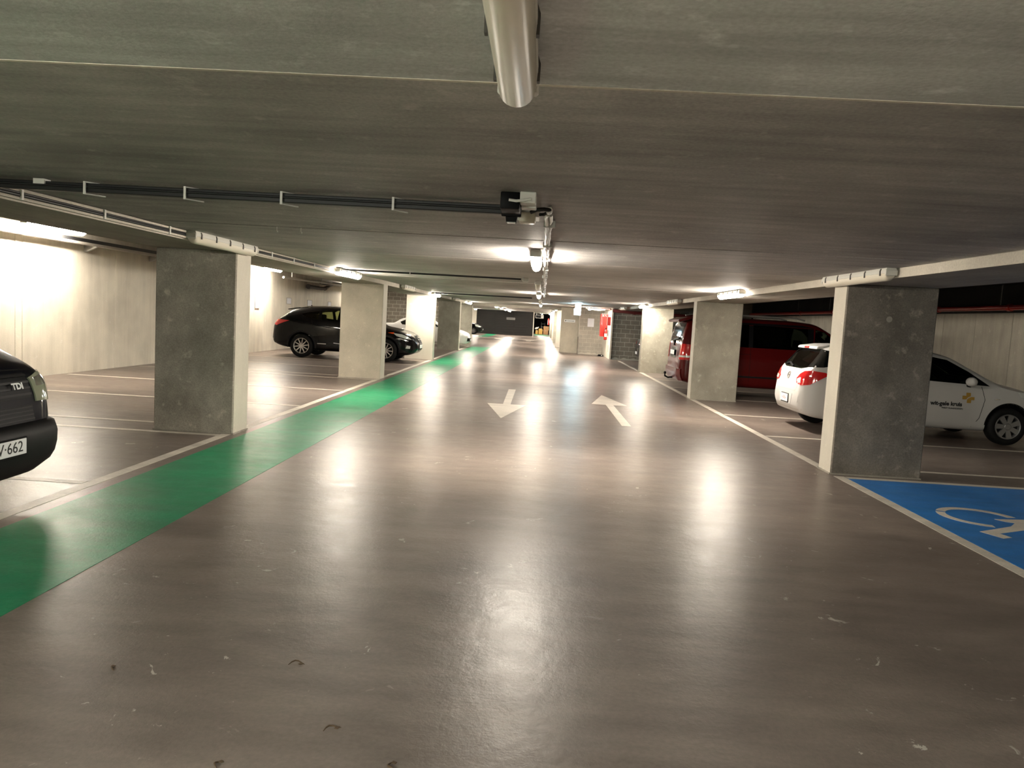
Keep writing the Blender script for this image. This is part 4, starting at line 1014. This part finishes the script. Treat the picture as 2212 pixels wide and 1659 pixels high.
# --- dark red van
rvan = dict(top=[(-2.45, .80), (-2.43, 1.15), (-2.37, 1.55), (-2.28, 1.78), (-2.10, 1.87), (-1.6, 1.915), (0, 1.92), (.7, 1.88), (1.05, 1.72), (1.6, 1.32), (1.85, 1.18), (2.15, 1.06), (2.36, .85), (2.45, .62)],
            bot=[(-2.45, .42), (-2.35, .32), (-1.9, .26), (1.8, .24), (2.2, .26), (2.45, .40)],
            plan=[(-2.45, .82), (-2.38, .90), (-2.2, .945), (-1.5, .965), (1.3, .965), (1.8, .93), (2.15, .82), (2.36, .62), (2.45, .45)],
            belt=[(-2.45, 1.18), (1.4, 1.16), (2.45, 1.05)], tum=.22, crown=.10,
            wx=(-1.50, 1.55), wr=.335, rim=.215, style='five', track=.84, cabin=(-2.25, 1.4), cabz=.62, seatz=1.25,
            side=[[(1.45, 1.24), (.95, 1.68), (.72, 1.74), (.68, 1.22)], [(.55, 1.22), (.55, 1.74), (-.75, 1.76), (-.75, 1.22)], [(-.85, 1.22), (-.85, 1.76), (-2.05, 1.72), (-2.12, 1.24)]], glassmats=['glassgreen', 'glassblack', 'glassblack'],
            wind=[(-.78, 1.30), (.78, 1.30), (.68, 1.72), (-.68, 1.72)], rearw=[(-.72, 1.22), (.72, 1.22), (.66, 1.72), (-.66, 1.72)], rearglass='glassblack',
            seams=[[(.62, 1.78), (.62, .34)], [(-.80, 1.78), (-.80, .34)], [(-.78, 1.06), (-2.2, 1.04)]], seats=[(.75, -.4), (.75, .4), (-.3, -.4), (-.3, .4), (-1.3, 0)])
t, b = vehicle('van', 'dark red passenger van parked tail-out behind the olive column', rvan, (5.83, 19.25, 0), 0, 'p_red', glass='glassgreen', cat='van')
for sd, sg in (('right', -1), ('left', 1)):
    drape3('tail_lamp', b, [(-2.42, sg*.72, .84), (-2.40, sg*.72, 1.22), (-2.30, sg*.93, 1.22), (-2.20, sg*.95, 1.20), (-2.24, sg*.95, .84)], (.8, -sg*.6, 0), M['taillamp'], t)
    drape3('reverse_lamp', b, [(-2.42, sg*.73, .90), (-2.42, sg*.73, .945), (-2.24, sg*.95, .945), (-2.25, sg*.95, .90)], (.8, -sg*.6, 0), M['lens'], t, .018)
    drape('headlamp', b, [(1.95, .72), (1.9, .88), (2.2, .86), (2.36, .74), (2.3, .68)], sd, M['lens'], t, .010, .012, .05)
    drape('door_handle', b, [(.42, 1.06), (.42, 1.09), (.58, 1.09), (.58, 1.06)], sd, M['p_red'], t, .03, .03)
    for a_, b_ in ((.55, .68), (-.85, -.75)): drape('window_pillar', b, [(a_, 1.22), (a_, 1.74), (b_, 1.74), (b_, 1.22)], sd, M['black'], t, .004, .006)
    drape('roof_band', b, [(-2.1, 1.755), (-2.05, 1.80), (.4, 1.81), (.75, 1.755)], sd, M['black'], t, .003, .004)
    drape('side_molding', b, [(-2.1, .50), (-2.1, .54), (1.9, .54), (1.9, .50)], sd, M['bumper'], t, .012, .01, .2)
    mirror_part(t, 1.25, sg*.95, 1.28, 'p_red', sg)
    bm = bmesh.new(); tube(bm, [(-2.1, sg*.66, 1.93), (-1.9, sg*.68, 1.975), (.3, sg*.68, 1.975), (.5, sg*.66, 1.93)], .018, 8); bm_obj('roof_rail', bm, M['galv'], t, smooth=60)
bm = bmesh.new(); prism(bm, [(-2.50, 1.735), (-2.52, 1.79), (-2.30, 1.87), (-2.05, 1.895), (-2.28, 1.80)], -.72, .72, 'y'); bmesh.ops.bevel(bm, geom=bm.edges[:], offset=.012, segments=2, affect='EDGES'); bm_obj('spoiler', bm, M['p_red'], t, smooth=40)
drape('wiper', b, line_poly([(.05, 1.16), (.1, 1.30), (-.45, 1.34)], .03), 'rear', M['black'], t, .03, .01, .1)
drape('tailgate_panel', b, [(-.34, .86), (.34, .86), (.34, 1.12), (-.34, 1.12)], 'rear', M['chrome'], t, .012, .01, .1)
plate(t, -2.475, .99, '', '-X')
drape('rear_bumper', b, [(-.86, .36), (.86, .36), (.88, .62), (-.88, .62)], 'rear', M['p_red'], t, .045, .05, .1)
bm = bmesh.new(); tube(bm, [(-2.40, 0, .36), (-2.55, 0, .34), (-2.63, 0, .38), (-2.63, 0, .44)], .022, 10); bm_obj('tow_bar', bm, M['black'], t, smooth=60)
bm = bmesh.new(); bmesh.ops.create_uvsphere(bm, u_segments=12, v_segments=8, radius=.034, matrix=Matrix.Translation((-2.63, 0, .46))); bm_obj('tow_ball', bm, M['black'], t, smooth=60)

# --- dark navy van cut by the left frame edge
nvan = dict(top=[(-2.35, .9), (-2.32, 1.4), (-2.24, 1.80), (-2.05, 1.91), (-1.5, 1.94), (.1, 1.94), (.55, 1.88), (.85, 1.70), (1.30, 1.31), (1.55, 1.245), (1.95, 1.09), (2.12, 1.0), (2.19, .90), (2.24, .66), (2.26, .60)],
            bot=[(-2.35, .42), (-2.2, .32), (-1.8, .26), (1.7, .24), (2.05, .28), (2.26, .40)],
            plan=[(-2.35, .80), (-2.25, .88), (-2.0, .915), (1.2, .92), (1.6, .915), (1.9, .89), (2.12, .83), (2.20, .76), (2.26, .66)],
            belt=[(-2.35, 1.14), (1.3, 1.12), (2.26, .98)], tum=.22, crown=.09,
            wx=(-1.40, 1.38), wr=.33, rim=.205, style='cap', track=.80, cabin=(-2.15, 1.15), cabz=.62, seatz=1.25,
            side=[[(1.12, 1.20), (.72, 1.66), (.50, 1.74), (.42, 1.18)], [(.30, 1.18), (.30, 1.76), (-.80, 1.76), (-.80, 1.18)], [(-.92, 1.18), (-.92, 1.76), (-2.0, 1.74), (-2.05, 1.2)]], glassmats=['glassgreen', 'glassblack', 'glassblack'],
            wind=[(-.76, 1.27), (.76, 1.27), (.66, 1.72), (-.66, 1.72)], rearw=[(-.7, 1.2), (.7, 1.2), (.64, 1.72), (-.64, 1.72)],
            seams=[[(.36, 1.78), (.36, .34)], [(1.22, 1.16), (1.25, .7), (1.1, .5)]], seats=[(.45, -.4), (.45, .4)])
t, b = vehicle('van', 'dark navy van with a white number plate cut by the left picture edge', nvan, (-6.13, 5.2, 0), 0, 'p_navy', glass='glassgreen', cat='van')
for sg in (-1, 1):
    drape3('headlamp', b, [(2.21, sg*.57, .745), (2.19, sg*.57, .925), (2.12, sg*.68, .955), (2.04, sg*.80, .965), (1.97, sg*.86, .93), (1.94, sg*.88, .85), (1.96, sg*.87, .77), (2.13, sg*.77, .74)], (-.75, -sg*.66, 0), M['lensg'], t)
    drape3('headlamp_reflector', b, [(2.2, sg*.62, .86), (2.18, sg*.62, .92), (2.12, sg*.70, .935), (2.06, sg*.78, .90), (2.1, sg*.76, .86)], (-.75, -sg*.66, 0), M['chrome'], t, .014, .004)
    drape3('turn_signal', b, [(2.02, sg*.85, .78), (2.0, sg*.85, .93), (1.95, sg*.88, .88), (1.95, sg*.88, .775)], (-.6, -sg*.8, 0), M['lens'], t, .016)
    mirror_part(t, 1.05, sg*.92, 1.30, 'black', sg)
drape('grille', b, [(-.53, .78), (.53, .78), (.53, .965), (-.53, .965)], 'front', M['black'], t, .006, .012, .06)
for z in (.80, .845, .89, .935): drape('grille_slat', b, [(-.52, z), (.52, z), (.52, z+.016), (-.52, z+.016)], 'front', M['bumper'], t, .020, .014, .06)
drape('lower_grille', b, [(-.52, .60), (.52, .60), (.53, .725), (-.53, .725)], 'front', M['black'], t, .006, .012, .06)
for z in (.615, .645, .675, .705): drape('grille_slat', b, [(-.51, z), (.51, z), (.51, z+.010), (-.51, z+.010)], 'front', M['bumper'], t, .016, .01, .06)
bd = drape_text('badge', b, 'TDI', .062, (.36, .877), (Vector((5, 0, 0)), Vector((0, 1, 0)), Vector((0, 0, 1)), Vector((-1, 0, 0))), M['signwhite'], t, .003, 1.25)
for v in bd.data.vertices: v.co.x += .034
drape('hood_line', b, line_poly([(-.70, .985), (0, 1.0), (.70, .985)], .010), 'front', M['well'], t, .002, .002, .1)
# wrap-round bumper
bm = bmesh.new(); secs = []
prof = [(-.02, .60), (.05, .60), (.095, .575), (.115, .51), (.112, .42), (.095, .33), (.06, .255), (.0, .20), (-.06, .18)]
N = 30
for i in range(N+1):
    a = -1+2*i/N
    ya = .93*math.copysign(1-(1-abs(a))**1.0, a); yy = .93*a
    xx = 2.24 - .62*max(0, (abs(a)-.72)/.28)**2.2 - .07*abs(a)**2
    # outward direction in plan
    e = 1e-3; a2 = a+e
    x2 = 2.24 - .62*max(0, (abs(a2)-.72)/.28)**2.2 - .07*abs(a2)**2
    d = Vector((x2-xx, .93*e, 0)).normalized(); nrm = Vector((d.y, -d.x, 0))
    sh = 1-.55*max(0, (abs(a)-.55)/.45)**1.5
    secs.append([bm.verts.new((xx+nrm.x*p, yy+nrm.y*p, z if z > .45 else .45-(.45-z)*sh)) for p, z in prof])
for p, q in zip(secs, secs[1:]):
    for k in range(len(prof)): bm.faces.new((p[k], p[(k+1) % len(prof)], q[(k+1) % len(prof)], q[k]))
bm.faces.new(secs[0]); bm.faces.new(secs[-1])
bmesh.ops.recalc_face_normals(bm, faces=bm.faces)
bo = bm_obj('front_bumper', bm, M['bumper'], t, smooth=50)
p = plate(t, 2.357, .455, 'V·662', '+X', .52, .115, 'platewhite', 'ink', .085, .115)

# --- white sedan, black hatchback and far black car
sedan = dict(top=[(-2.25, .80), (-2.22, .98), (-2.0, 1.04), (-1.55, 1.06), (-1.1, 1.30), (-.6, 1.41), (-.1, 1.43), (.35, 1.36), (1.0, 1.02), (1.4, .93), (1.9, .82), (2.15, .70), (2.25, .52)],
             bot=[(-2.25, .46), (-2.1, .30), (-1.7, .22), (1.7, .20), (2.1, .22), (2.25, .32)],
             plan=[(-2.25, .68), (-2.1, .82), (-1.6, .89), (1.4, .89), (1.8, .84), (2.1, .68), (2.25, .48)],
             belt=[(-2.25, .98), (1, .92), (2.25, .9)], tum=.5, crown=.07, wx=(-1.38, 1.38), wr=.31, rim=.2, style='five', track=.77, cabin=(-1, 1), cabz=.6, seatz=1,
             side=[[(.85, .96), (.25, 1.30), (-.15, 1.35), (-.2, .97)], [(-.28, .97), (-.25, 1.35), (-.75, 1.31), (-1.15, 1.12), (-1.05, 1.0)]],
             wind=[(-.6, 1.0), (.6, 1.0), (.5, 1.32), (-.5, 1.32)], rearw=[(-.58, 1.09), (.58, 1.09), (.48, 1.34), (-.48, 1.34)])
t, b = vehicle('sedan', 'white sedan half hidden by the brown left column', sedan, (-5.72, 38.0, 0), 0, 'p_white', hollow=False)
for sd in ('right', 'left'):
    drape('headlamp', b, [(1.75, .60), (1.70, .70), (2.0, .68), (2.18, .58)], sd, M['lens'], t, .01)
    drape('tail_lamp', b, [(-2.2, .80), (-2.2, .95), (-1.85, .95), (-1.95, .82)], sd, M['taillamp'], t, .01)
drape('grille', b, [(-.62, .34), (.62, .34), (.6, .50), (-.6, .50)], 'front', M['black'], t, .012)
plate(t, 2.27, .40, '', '+X')
t, b = vehicle('hatchback', 'black hatchback tail peeking out behind the pale right column', hatch, (6.06, 31.6, 0), 0, 'p_black', hollow=False)
for sg in (-1, 1):
    drape3('tail_lamp', b, [(-2.0, sg*.46, .82), (-1.97, sg*.52, .95), (-1.85, sg*.74, 1.0), (-1.62, sg*.83, .96), (-1.90, sg*.76, .80)], (.75, -sg*.66, 0), M['taillamp'], t)
drape('rear_molding', b, [(-.6, .30), (.6, .30), (.6, .33), (-.6, .33)], 'rear', M['chrome'], t, .012)
plate(t, -2.04, .47, '', '-X')
t, b = vehicle('hatchback', 'far black car nose beside the charcoal end wall', hatch, (-7.2, 68.3, 0), 0, 'p_black', hollow=False)
for sd in ('right', 'left'): drape('headlamp', b, [(1.45, .70), (1.40, .87), (1.70, .82), (1.98, .68), (1.85, .62)], sd, M['lens'], t, .01)
drape('grille', b, [(-.4, .40), (.4, .40), (.4, .55), (-.4, .55)], 'front', M['chrome'], t, .012)
plate(t, 2.07, .45, '', '+X')

# ------------------------------------------------------------------ dry plant bits on the floor near the camera
random.seed(11)
TW = [(-.66, 1.98, .10, 'curled dry twig at the bottom edge of the picture, left of centre'), (-.95, 2.06, .09, 'thin brown twig beside the curled one at the bottom edge'),
      (-1.02, 2.48, .05, 'small dry leaf bit beside the pale chips at lower left'), (-.70, 2.75, .07, 'short dark twig above the lower left leaf bits'),
      (-.42, 2.55, .06, 'bent dry twig left of the bright floor reflection'), (-.30, 2.50, .05, 'tiny dry twig nearest the bright floor reflection'),
      (-1.0, 3.25, .07, 'dark twig lying farther out on the left floor'), (-1.75, 3.1, .06, 'thin dark straw near the green walkway')]
for x, y, L_, lb in TW:
    t = empty('dry_twig', (x, y, 0), random.uniform(0, 3)); tag(t, lb, 'twig', 'dry plant bits on the floor')
    bm = bmesh.new(); a = random.uniform(.3, 1.6)
    tube(bm, [(L_*(f-.5), L_*.35*a*math.sin(f*3.1), .004+.004*math.sin(f*5)) for f in (0, .2, .4, .6, .8, 1)], [.0015, .003, .0035, .003, .0025, .001], 6); bm_obj('stem', bm, M['twig'], t, smooth=60)
    bm = bmesh.new(); prism(bm, [(L_*.1, .0), (L_*.25, .012), (L_*.45, .004), (L_*.25, -.008)], .003, .005, 'z'); bm_obj('leaf', bm, M['twig'], t)
